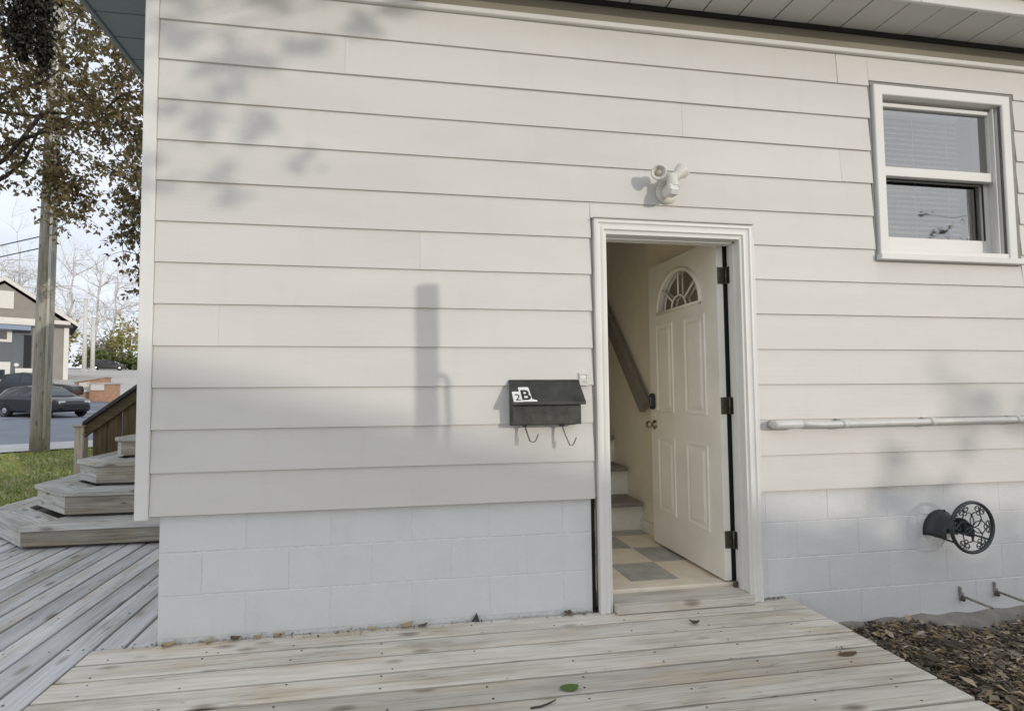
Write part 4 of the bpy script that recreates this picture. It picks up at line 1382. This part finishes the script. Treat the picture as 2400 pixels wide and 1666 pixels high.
nb = empty('neighbour_house', (9, -24, -0.25), 'neighbouring house with broad low gable roof standing across the yard', 'house')
NY0, NY1 = -30.0, -20.0
ns = 0.255
ridge_x, ridge_z = 9.0, 7.13
def nz(x):
    return ridge_z-ns*abs(x-ridge_x)
NX0, NX1 = -3.0, 21.0
prism('wall', [(NX0+0.5, -0.3), (NX1-0.5, -0.3), (NX1-0.5, nz(NX1-0.5)-0.15), (ridge_x, ridge_z-0.15), (NX0+0.5, nz(NX0+0.5)-0.15)], NY0+0.3, NY1-0.3, M['housetrim'], nb, axis='y')
prism('roof', [(NX0, nz(NX0)-0.13), (ridge_x, ridge_z-0.13), (NX1, nz(NX1)-0.13), (NX1, nz(NX1)), (ridge_x, ridge_z), (NX0, nz(NX0))], NY0, NY1, M['shingle'], nb, axis='y')
for xx in (1.0, 6.0, 12.0, 17.0):
    w = box('window', xx-0.6, xx+0.6, NY1-0.33, NY1-0.27, 1.0, 2.4, M['housetrim'], nb)
    box('pane', xx-0.5, xx+0.5, NY1-0.272, NY1-0.262, 1.1, 2.3, M['carglass'], w)

# ------------------------------------------------------------------ trees
def limb(g, p0, p1, r0, r1, n=7, wob=0.06, sag=0.0, k=6):
    p0, p1 = Vector(p0), Vector(p1)
    L = (p1-p0).length
    pts, rads = [], []
    for i in range(n+1):
        t = i/n
        w = math.sin(math.pi*t)
        pts.append(p0.lerp(p1, t)+rvec()*(L*wob*w*0.6)+Vector((0, 0, -sag*L*w)))
        rads.append(r0+(r1-r0)*t)
    g.tube(pts, rads, k)
    return pts

def tree(name, base, trunk_top, r0, clusters, label, leafm, barkm, nleaf, leafL, spread, group=None, nlimb=8, cat='tree', twig_r=0.006, zmin=-9):
    """clusters: list of crown points; limbs reach to some of them, twigs to all"""
    t = empty(name, base, label, cat, group)
    gt = Geo()
    tp = limb(gt, base, trunk_top, r0, r0*0.55, 8, 0.03, 0, 10)
    mains = []
    cl = list(clusters)
    random.shuffle(cl)
    for c in [q for q in cl if q[2] > zmin][:nlimb]:
        s = tp[random.randint(4, 8)]
        pts = limb(gt, s, c, r0*0.22, twig_r*1.1, 8, 0.09, -0.06, 6)
        mains += pts[2:]
    fix_normals(gt.build('trunk', barkm, t, True))
    gb, gl = Geo(), Geo()
    nodes = list(mains)
    order = sorted((Vector(c) for c in cl), key=lambda c: min((m_-c).length for m_ in mains))
    for c in order:
        q = min(nodes, key=lambda m_: (m_-c).length)
        if (q-c).length > 0.03:
            limb(gb, q, c, twig_r, twig_r*0.5, 4, 0.14, 0.05, 4)
        nodes.append(c)
        for tw in range(3):
            e = c+rvec()*spread
            gb.tube([c, (c+e)/2+rvec()*spread*0.1, e], [twig_r*0.5, twig_r*0.4, twig_r*0.2], 3)
            for _ in range(nleaf//3):
                s = random.random()
                p = c.lerp(e, s)+rvec()*spread*0.25*random.random()
                d = rvec()+Vector((0, 0, -0.7))
                L = leafL*random.uniform(0.6, 1.25)
                gl.add(leaf_geo(p, d, rvec()+Vector((0, 0, 0.4)), L, L*random.uniform(0.45, 0.75), random.uniform(-0.1, 0.35)))
    props(gb.build('branches', barkm, t, False), kind='stuff')
    leaf_attr(gl.build('crown', leafm, t), 2)
    return t

# leafy tree over the lawn, upper left
cl = []
def ell(c, r_, n, lo=0.0):
    for _ in range(n):
        while True:
            q = Vector((random.uniform(-1, 1), random.uniform(-1, 1), random.uniform(-1, 1)))
            if lo < q.length < 1:
                break
        cl.append((c[0]+q.x*r_[0], c[1]+q.y*r_[1], c[2]+q.z*r_[2]))
random.seed(11)
ell((-5.3, 6.0, 6.25), (2.6, 1.8, 1.75), 470)
ell((-3.6, 6.1, 5.2), (0.95, 1.3, 1.6), 150)
ell((-3.75, 5.9, 3.75), (0.42, 0.7, 1.15), 62)
ell((-5.15, 6.3, 4.4), (0.35, 0.6, 0.6), 40)
nt_ = tree('autumn_tree', (-8.1, 5.4, -0.1), (-7.4, 5.6, 5.0), 0.22, cl, 'tree of browning leaves overhanging the lawn, left of the house', M['leaf'], M['bark'], 27, 0.084, 0.32, None, 14, 'tree', 0.009, 5.6)
# dense clump at the top, its backlit darkness put into the leaf colour
random.seed(5)
gl = Geo()
for _ in range(2300):
    q = rvec()*random.random()**0.55*(1.25 if random.random() < 0.12 else 1)
    bx, bz, br, bh = random.choice([(-3.98, 5.50, 0.22, 0.38), (-3.86, 5.25, 0.15, 0.42), (-4.10, 5.22, 0.12, 0.30), (-3.80, 4.95, 0.07, 0.26), (-3.95, 5.55, 0.27, 0.22), (-4.02, 5.02, 0.06, 0.20)])
    p = Vector((bx+q.x*br, 3.45+q.y*br, bz+q.z*bh))
    L = random.uniform(0.04, 0.085)
    gl.add(leaf_geo(p, rvec()+Vector((0, 0, -1.2)), rvec(), L, L*0.5))
dk = leaf_attr(gl.build('leaf_clump', M['darkleaf'], nt_), 2)
dk['label'] = 'dense dark clump of backlit leaves'

# shadow casting trees behind the camera
random.seed(21)
def shadow_pts(xr, zr, dy, n, shape=None):
    out = []
    for _ in range(n):
        while True:
            wx, wz = random.uniform(*xr), random.uniform(*zr)
            if shape is None or shape(wx, wz):
                break
        d = dy+random.uniform(-0.8, 0.8)
        out.append((wx+0.7*d, -d, wz+0.24*d))
    return out
pts = shadow_pts((-1.35, 0.12), (2.2, 3.4), 6.6, 30, lambda x, z: z > 2.2+0.72*(x+1.35))
pts += shadow_pts((-1.3, -0.4), (1.95, 2.6), 6.6, 9, lambda x, z: z > 2.0+0.3*(x+1.3))
pts += shadow_pts((-4.0, -1.3), (2.3, 5.0), 6.6, 70)
tree('yard_tree', (0.2, -8.2, -0.25), (0.5, -8.0, 4.0), 0.13, pts, 'slender yard tree in thin leaf standing behind the deck', M['leaf'], M['bark'], 21, 0.075, 0.10, None, 8, 'tree', 0.006)
random.seed(33)
pts = shadow_pts((2.1, 4.6), (0.2, 1.5), 13, 15, lambda x, z: z < 0.55+0.42*(x-2.1))
pts += shadow_pts((2.65, 4.8), (-0.3, 0.62), 13, 75)
pts += shadow_pts((3.2, 7.5), (0.0, 2.0), 13, 60, lambda x, z: z < 1.5+0.3*(x-4))
tree('small_tree', (15.5, -13.4, -0.25), (15.2, -13.2, 3.3), 0.12, pts, 'small half bare tree beside the neighbouring house', M['leaf'], M['bark'], 9, 0.11, 0.22, None, 8, 'tree', 0.008)
random.seed(34)
pts = [(24.5+random.gauss(0, 1.6), -15+random.gauss(0, 1.5), 6.0+random.gauss(0, 1.3)) for _ in range(120)]
tree('tall_tree', (26, -15.5, -0.25), (25.5, -15.3, 5), 0.2, pts, 'tall dark tree far right across the yard', M['leaf'], M['bark'], 15, 0.16, 0.4, None, 10, 'tree', 0.012)

# ------------------------------------------------------------------ street on the left
# lawn grass
random.seed(3)
gl = Geo()
for _ in range(26000):
    s = random.uniform(5.2, 13.85)
    t = random.uniform(-3.6, 1.8)
    x, y = xy(s, t)
    if x > -3.62 and y < 3.5:
        continue
    z = hs(s)
    h = random.uniform(0.03, 0.075)
    a = random.uniform(0, 6.283)
    d = Vector((math.cos(a), math.sin(a), 0))*0.008
    l_ = Vector((random.uniform(-0.03, 0.03), random.uniform(-0.03, 0.03), h))
    p = Vector((x, y, z))
    gl.add(([p-d, p+d, p+l_], [(0, 1, 2)]))
props(leaf_attr(gl.build('grass', M['grass'], origin=(-5, 6, 0)), 1), kind='stuff')
gl = Geo()
for _ in range(260):
    s = random.uniform(6.0, 13.8)
    t = random.uniform(-3.4, 1.6)
    x, y = xy(s, t)
    if x > -3.62 and y < 3.5:
        continue
    gl.add(leaf_geo((x, y, hs(s)+0.05), Vector((random.uniform(-1, 1), random.uniform(-1, 1), 0.1)), (0, 0, 1), random.uniform(0.06, 0.11), 0.05))
props(leaf_attr(gl.build('fallen_leaves', M['dryleaf'], origin=(-5, 6, 0)), 2), kind='stuff')

# bollard at the left edge
bo = empty('bollard', (-3.72, 2.86, -0.1), 'short black metal bollard by the lawn at the left edge', 'bollard')
box('bollard_shaft', -3.80, -3.745, 2.83, 2.885, -0.12, 0.56, M['black'], bo, 0.004)
box('bollard_cap', -3.815, -3.715, 2.81, 2.905, 0.5605, 0.585, M['black'], bo, 0.006)

# utility pole
po = empty('utility_pole', (-7.18, 9.13, 0.0), 'tall weathered wooden utility pole on the lawn edge beside the street', 'utility pole')
gp = Geo()
gp.tube([(-7.18+0.01*i, 9.13, -0.1+1.1*i) for i in range(11)], [0.168-0.0055*i for i in range(11)], 18)
fix_normals(gp.build('pole', M['polewood'], po, True))
tube('conduit', [(-7.03, 9.0, 0.3), (-7.02, 9.0, 4.0), (-7.0, 9.01, 9.0)], 0.022, M['pvc'], po, 8)
box('crossarm', -8.3, -5.9, 9.05, 9.17, 9.9, 10.02, M['polewood'], po)
for xx in (-8.2, -7.6, -6.6, -6.0):
    lathe('insulator', [(0.03, 0), (0.05, 0.03), (0.03, 0.08), (0.045, 0.12), (0, 0.14)], (xx, 9.11, 10.02), (0, 0, 1), M['lamppole'], po, 10)
for (z0, z1, lab) in ((4.55, 4.9, 'upper of two thin cables running left from the utility pole'), (4.3, 4.5, 'lower of two thin cables running left from the utility pole')):
    g = Geo()
    g.tube([(-7.18+(-26)*i/12, 9.2+14*i/12, z0+(z1-z0)*i/12-0.5*math.sin(math.pi*i/12)) for i in range(13)], 0.012, 5)
    props(g.build('overhead_cable', M['black'], None, True), lab, 'cable', 'overhead cables')

# cars
def car(name, base, ang, label, paint, L=4.1, H=1.47, W_=1.76, style='hatch', group='cars in the street and parking lot'):
    """body lofted from stations along its length; x forward"""
    e = empty(name, base, label, 'car', group)
    e.rotation_euler.z = ang
    hw = W_/2
    # station: x, underside, belt, roof, half width low, half width roof
    if style == 'hatch':
        S = [(-0.5*L, 0.42, 0.80, 0.82, 0.74, 0.6), (-0.47*L, 0.30, 0.98, 1.05, 0.88, 0.66), (-0.42*L, 0.26, 1.00, 1.34, 0.96, 0.68), (-0.32*L, 0.24, 0.99, 1.44, 1.0, 0.72),
             (-0.05*L, 0.22, 0.96, H, 1.0, 0.74), (0.10*L, 0.22, 0.94, 1.42, 1.0, 0.72), (0.20*L, 0.22, 0.95, 1.20, 1.0, 0.73), (0.29*L, 0.23, 0.95, 0.97, 0.99, 0.78), (0.40*L, 0.24, 0.86, 0.88, 0.96, 0.76), (0.47*L, 0.26, 0.74, 0.77, 0.88, 0.7), (0.5*L, 0.36, 0.58, 0.62, 0.74, 0.6)]
    else:
        S = [(-0.5*L, 0.5, 0.95, 0.97, 0.9, 0.8), (-0.48*L, 0.4, 1.02, 1.04, 0.97, 0.86), (-0.2*L, 0.36, 1.03, 1.05, 1.0, 0.88), (-0.17*L, 0.36, 1.03, 1.6, 1.0, 0.74), (0.0*L, 0.36, 1.03, H, 1.0, 0.76), (0.08*L, 0.36, 1.03, 1.66, 1.0, 0.75), (0.2*L, 0.36, 1.05, 1.08, 1.0, 0.84), (0.42*L, 0.36, 0.98, 1.0, 0.98, 0.84), (0.49*L, 0.38, 0.86, 0.9, 0.92, 0.8), (0.5*L, 0.5, 0.76, 0.78, 0.86, 0.76)]
    v, f = [], []
    for (x, zu, zb, zr_, wl_, wr_) in S:
        a, b = hw*wl_, hw*wr_
        row = [(x, -a*0.9, zu), (x, -a, zu+0.12), (x, -a, zb-0.12), (x, -a*0.965, zb), (x, -b, zr_-0.04 if zr_ > zb+0.1 else zr_-0.005), (x, -b*0.75, zr_)]
        row += [(q[0], -q[1], q[2]) for q in reversed(row)]
        v += row
    n = 12
    for i in range(len(S)-1):
        for j in range(n):
            f.append((i*n+j, i*n+(j+1) % n, (i+1)*n+(j+1) % n, (i+1)*n+j))
    f.append(tuple(range(n-1, -1, -1)))
    f.append(tuple((len(S)-1)*n+j for j in range(n)))
    def child(nm, vv, ff, m, parent=e, smooth=False):
        me = bpy.data.meshes.new(nm)
        me.from_pydata([Vector(q) for q in vv], [], ff)
        me.materials.append(m)
        o = bpy.data.objects.new(nm, me)
        COL.objects.link(o)
        o.parent = parent
        if smooth:
            me.polygons.foreach_set('use_smooth', [True]*len(me.polygons))
        fix_normals(o)
        return o
    child('body', v, f, paint, smooth=False)
    # glass panels lie 4 mm proud of the greenhouse
    def at(x):
        for s0, s1 in zip(S, S[1:]):
            if s0[0] <= x <= s1[0]:
                t = (x-s0[0])/(s1[0]-s0[0])
                return [s0[q]+(s1[q]-s0[q])*t for q in range(6)]
        return S[-1]
    wx = [(-0.34*L, -0.12*L), (-0.10*L, 0.11*L)] if style == 'hatch' else [(-0.15*L, -0.01*L), (0.0, 0.09*L)]
    for sgn in (-1, 1):
        for (xa, xb_) in wx:
            q = []
            for x in (xa, xb_):
                s_ = at(x)
                zb, zr_, a, b = s_[2], s_[3], hw*s_[4]*0.965, hw*s_[5]
                for t in (0.10, 0.86):
                    q.append((x+(0.05*L*(0.5-t) if x == xb_ and xb_ > 0.05*L else 0), sgn*(a+(b-a)*t+0.008), zb+(zr_-0.04-zb)*t))
            child('side_window', q, [(0, 1, 3, 2)], M['carglass'])
    fr = [(0.275*L, 0.205*L, 0.125*L)] if style == 'hatch' else [(0.19*L, 0.14*L, 0.095*L)]
    for (xa, xm, xb_) in fr:
        q = []
        for x in (xa, xm, xb_):
            s_ = at(x)
            w_ = hw*s_[5]*0.86
            q += [(x+0.012, -w_, s_[3]+0.012), (x+0.012, w_, s_[3]+0.012)]
        child('windscreen', q, [(0, 1, 3, 2), (2, 3, 5, 4)], M['carglass'])
    for sgn in (-1, 1):
        for x in (-0.30*L, 0.315*L):
            wv, wf = lathe_geo([(0.0, 0), (0.30, 0.0), (0.325, 0.03), (0.325, 0.17), (0.30, 0.2), (0, 0.2)], (x, sgn*(hw-0.19), 0.325), (0, sgn, 0), 22)
            w = child('wheel', wv, wf, M['tyre'], smooth=False)
            rv, rf = lathe_geo([(0.0, 0), (0.06, 0.004), (0.20, -0.01), (0.215, 0.006), (0.215, -0.02)], (x, sgn*(hw+0.014), 0.325), (0, sgn, 0), 18)
            child('rim', rv, rf, M['rim'], w)
        xf = 0.455*L
        s_ = at(xf)
        hv = boxv(-0.13, 0.13, -0.14, 0.14, -0.065, 0.065)
        hv = [(q[0]+xf+0.0-abs(q[1])*0.1, q[1]+sgn*hw*0.66, q[2]+0.70) for q in hv]
        child('headlight', hv, BOXF, M['headlight'])
        av = [(q[0]*0.4+0.395*L, q[1]*0.25+sgn*(hw*0.95), q[2]*0.7+0.80) for q in boxv(-0.2, 0.2, -0.14, 0.14, -0.06, 0.06)]
        child('indicator', av, BOXF, M['amber'])
        mv = [(q[0]+0.16*L, q[1]+sgn*(hw*0.97+0.09), q[2]+1.0) for q in boxv(-0.06, 0.06, -0.09, 0.09, -0.06, 0.06)]
        child('wing_mirror', mv, BOXF, paint)
    gv = [(q[0]+0.485*L, q[1], q[2]+0.48) for q in boxv(-0.05, 0.035, -0.55, 0.55, -0.10, 0.08)]
    child('grille', gv, BOXF, M['tyre'])
    return e
car('parked_car', (-16.55, 24.75, gz(-16.55, 24.75)), R(-24), 'black hatchback standing on the road behind the utility pole', M['carblack'], 4.05, 1.5)
car('parked_car', (-21.3, 31.2, gz(-21.3, 31.2)), R(8), 'dark car farther back, in front of the gabled house', M['cargray'], 5.0, 1.72, 1.85, 'pickup')
car('parked_car', (-41.5, 79.6, gz(-41.5, 79.6)), R(25), 'small distant dark car at the far side of the parking lot', M['carblack'], 4.6, 1.5)

# gabled house across the street
CO = Vector((-26.448, 43.888, 2.55))
hx = Vector((0.8486, 0.529, 0))
hy = Vector((-0.529, 0.8486, 0))
gh = empty('gabled_house', CO, 'taupe and slate house with white trimmed front gable across the street', 'house')
def hloc(nm, x0, x1, y0, y1, z0, z1, m, parent=gh):
    v = [CO+hx*p[0]+hy*p[1]+Vector((0, 0, p[2])) for p in boxv(x0, x1, y0, y1, z0, z1)]
    return mesh_obj(nm, v, BOXF, m, parent)
def hpoly(nm, poly, y0, y1, m, parent=gh):
    n = len(poly)
    v = [CO+hx*p[0]+hy*y0+Vector((0, 0, p[1])) for p in poly]+[CO+hx*p[0]+hy*y1+Vector((0, 0, p[1])) for p in poly]
    fc = [tuple(range(n-1, -1, -1)), tuple(range(n, 2*n))]+[(i, (i+1) % n, n+(i+1) % n, n+i) for i in range(n)]
    return fix_normals(mesh_obj(nm, v, fc, m, parent))
hloc('wall', -8.0, -0.001, 0.0, 9.0, -1.2, 4.35, M['housebrown'])
hpoly('gable', [(-8.0, 4.35), (0.0, 4.35), (-4.0, 7.3)], 0.02, 9.0, M['housebrown'])
hloc('porch_wall', -8.0, -2.25, -0.06, -0.002, -1.0, 4.1, M['houseslate'])
for sg in (0, 1):
    if sg == 0:
        pl = [(0.62, 4.22), (0.62, 4.50), (-4.0, 7.85), (-4.0, 7.5)]
    else:
        pl = [(-8.62, 4.22), (-8.62, 4.50), (-4.0, 7.85), (-4.0, 7.5)]
    hpoly('bargeboard', pl, -0.30, -0.12, M['housetrim'])
    pl2 = [(pl[0][0], pl[0][1]+0.06), (pl[1][0], pl[1][1]+0.03), (-4.0, 7.9), (-4.0, 7.62)]
    hpoly('roof', pl2, -0.11, 9.2, M['shingle'])
hloc('band_trim', -8.2, 0.1, -0.16, -0.061, 4.36, 4.66, M['housetrim'])
hloc('band_trim', -8.2, -2.0, -0.5, -0.061, 4.10, 4.33, M['housetrim'])
hloc('corner_trim', -0.30, 0.02, -0.08, -0.003, -0.2, 4.33, M['housetrim'])
hloc('eave_shadow_board', -2.0, 0.25, -0.25, -0.003, 4.12, 4.345, M['shingle'])
hloc('gable_window', -5.2, -3.42, -0.08, 0.019, 5.35, 6.72, M['housetrim'])
w = hloc('window', -5.4, -3.46, -0.10, -0.061, 2.75, 4.05, M['housetrim'])
hloc('pane', -5.2, -3.75, -0.115, -0.1005, 2.95, 3.6, M['carglass'], w)
hloc('awning', -4.2, -2.35, -1.0, -0.101, 3.66, 4.0, M['awning'])
dd = hloc('door', -2.75, -2.3, -0.10, -0.061, 0.75, 3.35, M['tyre'])
hloc('porch_step', -3.2, -2.2, -0.9, -0.061, 0.35, 0.7, M['housetrim'])
w = hloc('window', -5.0, -3.5, -0.10, -0.061, -0.1, 1.2, M['housetrim'])
hloc('pane', -4.6, -3.8, -0.115, -0.1005, -0.1, 0.6, M['carglass'], w)
lathe('porch_lamp', [(0.0, 0), (0.16, 0.0), (0.16, 0.1), (0, 0.14)], CO+hx*(-3.15)+hy*(-0.06)+Vector((0, 0, 0.98)), -hy, M['headlight'], gh, 10)

# lamp poles
for i, (x, y, z0, z1, lab) in enumerate(((-35.86, 63.5, 3.9, 12.4, 'taller white pole at the far edge of the parking lot'), (-35.98, 65.4, 4.0, 10.45, 'shorter white pole at the far edge of the parking lot'))):
    e = empty('lamp_pole', (x, y, z0), lab, 'lamp pole', 'white poles in the parking lot')
    g = Geo()
    g.tube([(x, y, z0-0.3), (x, y, z1)], [0.24, 0.19], 10)
    fix_normals(g.build('pole', M['lamppole'], e, True))
    lathe('pole_base', [(0.42, 0), (0.42, 0.5), (0.3, 0.6)], (x, y, z0-0.3), (0, 0, 1), M['kerb'], e, 12)
    lathe('pole_cap', [(0.22, 0.0), (0.22, 0.08), (0.0, 0.16)], (x, y, z1), (0, 0, 1), M['lamppole'], e, 10)

# brick entrance walls
def brick_wall(p0, p1, zt0, zt1, th, label):
    p0, p1 = Vector(p0), Vector(p1)
    z = min(gz(*p0), gz(*p1))-0.1
    e = empty('brick_wall', (*((p0+p1)/2), z), label, 'brick wall', 'low brick walls across the street')
    d = (p1-p0).normalized()
    n = Vector((-d.y, d.x))
    v = []
    for zz in ((z, z), (zt0, zt1)):
        for p, zt in ((p0, zz[0]), (p1, zz[1])):
            for s in (0, 1):
                q = p+n*th*s
                v.append((q.x, q.y, zt))
    fix_normals(mesh_obj('wall', v, [(0, 1, 3, 2), (4, 6, 7, 5), (0, 2, 6, 4), (2, 3, 7, 6), (3, 1, 5, 7), (1, 0, 4, 5)], M['brick'], e))
    vc = []
    for p, zt in ((p0-d*0.1, zt0), (p1+d*0.1, zt1)):
        for s in (-0.08, th+0.08):
            q = p+n*s
            vc += [(q.x, q.y, zt+0.003), (q.x, q.y, zt+0.12)]
    fix_normals(mesh_obj('coping', vc, [(0, 2, 3, 1), (4, 5, 7, 6), (0, 1, 5, 4), (2, 6, 7, 3), (1, 3, 7, 5), (0, 4, 6, 2)], M['lot'], e))
    return e, d, n
e, d, n = brick_wall((-20.3, 33.85), (-18.45, 33.7), 1.95, 2.28, 0.6, 'low brick wall with dark sloped coping behind the cars')
q = Vector((-20.0, 33.75))
mesh_obj('sign_panel', [(q.x, q.y, 1.35), (q.x+0.62, q.y-0.05, 1.35), (q.x+0.62, q.y-0.05, 2.0), (q.x, q.y, 1.95), (q.x, q.y+0.05, 1.35), (q.x+0.62, q.y, 1.35), (q.x+0.62, q.y, 2.0), (q.x, q.y+0.05, 1.95)], [(0, 1, 2, 3), (7, 6, 5, 4), (0, 4, 5, 1), (1, 5, 6, 2), (2, 6, 7, 3), (3, 7, 4, 0)], M['housetrim'], e)
e, d, n = brick_wall((-18.75, 32.55), (-17.2, 32.4), 1.80, 1.82, 0.5, 'lower brick wall nearer the road with a pale panel')
q = Vector((-18.65, 32.48))
mesh_obj('sign_panel', [(q.x, q.y, 1.45), (q.x+0.8, q.y-0.08, 1.45), (q.x+0.8, q.y-0.08, 1.9), (q.x, q.y, 1.9), (q.x, q.y+0.05, 1.45), (q.x+0.8, q.y-0.03, 1.45), (q.x+0.8, q.y-0.03, 1.9), (q.x, q.y+0.05, 1.9)], [(0, 1, 2, 3), (7, 6, 5, 4), (0, 4, 5, 1), (1, 5, 6, 2), (2, 6, 7, 3), (3, 7, 4, 0)], M['housetrim'], e)

# far trees and shrubs
random.seed(77)
def far_bush(s, t, h, w, m, label, barkm, n=230):
    x, y = xy(s, t)
    z = hs(s)
    e = empty('far_shrub', (x, y, z), label, 'shrub', 'shrubs and low trees beyond the parking lot')
    g = Geo()
    lobes = [(random.uniform(-0.4, 0.4)*w, random.uniform(-0.3, 0.3)*w, random.uniform(0.3, 0.75)*h, random.uniform(0.25, 0.42)) for _ in range(7)]
    for _ in range(n):
        lx, ly, lz, lr = random.choice(lobes)
        q = rvec()*random.uniform(0.5, 1.05)
        p = Vector((x+lx+q.x*lr*w, y+ly+q.y*lr*w, z+max(0.1, lz+q.z*lr*h*0.9)))
        L = random.uniform(0.3, 0.75)
        g.add(leaf_geo(p, rvec(), rvec(), L, L*0.7))
    leaf_attr(g.build('crown', m, e), 2)
    gt = Geo()
    for lx, ly, lz, lr in lobes[:4]:
        limb(gt, (x, y, z-0.2), (x+lx, y+ly, z+lz), 0.12, 0.03, 4)
    props(gt.build('trunk', barkm, e), kind='stuff')
for (s, t, h, w, mk, lab) in [
        (104, -5.5, 7.5, 7, 'bushleaf', 'yellow green shrub showing beside the right eave of the gabled house'),
        (106, -0.5, 6.5, 6, 'greenleaf', 'dark green shrub behind the taller white pole'),
        (103, 3.6, 8, 6, 'bushleaf', 'broad yellow green shrub right of the shorter white pole'),
        (101.5, 1.6, 3.5, 4.0, 'greenleaf', 'low dark shrub between the two white poles'),
        (107, 8.6, 6.0, 5, 'grayleaf', 'pale gray twiggy shrub between two yellow green ones'),
        (101.5, 8.0, 3.4, 5, 'greenleaf', 'low green shrub just right of the distant dark car'),
        (104, 12.6, 9.0, 6.5, 'bushleaf', 'tall yellow green shrub nearest the house corner'),
        (101.5, 13.0, 3.6, 5, 'greenleaf', 'low green shrub nearest the house corner')]:
    far_bush(s, t, h, w, M[mk], lab, M['bark'], 900)
def bare_tree(s, t, h, label, seed):
    random.seed(seed)
    x, y = xy(s, t)
    z = hs(s)
    e = empty('bare_tree', (x, y, z), label, 'tree', 'pale bare trees on the skyline')
    g = Geo()
    top = (x+random.uniform(-1, 1), y, z+h)
    tp = limb(g, (x, y, z-0.3), top, 0.32, 0.05, 9, 0.02, 0, 6)
    gl = Geo()
    ends = []
    for i in range(20):
        s0 = tp[random.randint(2, 8)]
        L = h*random.uniform(0.18, 0.4)
        d = (rvec()*0.8+Vector((0, 0, 0.55))).normalized()
        q = limb(g, s0, s0+d*L, 0.10, 0.03, 5, 0.08, 0, 4)
        for j in range(9):
            b = q[random.randint(1, 5)]
            d2 = (d+rvec()*0.9).normalized()
            e2 = b+d2*L*random.uniform(0.25, 0.5)
            gl.tube([b, (b+e2)/2+rvec()*0.1, e2], [0.035, 0.028, 0.012], 3)
            for _ in range(3):
                b3 = b.lerp(e2, random.uniform(0.3, 1))
                gl.tube([b3, b3+(d2+rvec()*0.9)*L*0.2], [0.02, 0.008], 3)
    g.build('trunk', M['hazebark'], e)
    props(gl.build('branches', M['hazebark'], e), kind='stuff')
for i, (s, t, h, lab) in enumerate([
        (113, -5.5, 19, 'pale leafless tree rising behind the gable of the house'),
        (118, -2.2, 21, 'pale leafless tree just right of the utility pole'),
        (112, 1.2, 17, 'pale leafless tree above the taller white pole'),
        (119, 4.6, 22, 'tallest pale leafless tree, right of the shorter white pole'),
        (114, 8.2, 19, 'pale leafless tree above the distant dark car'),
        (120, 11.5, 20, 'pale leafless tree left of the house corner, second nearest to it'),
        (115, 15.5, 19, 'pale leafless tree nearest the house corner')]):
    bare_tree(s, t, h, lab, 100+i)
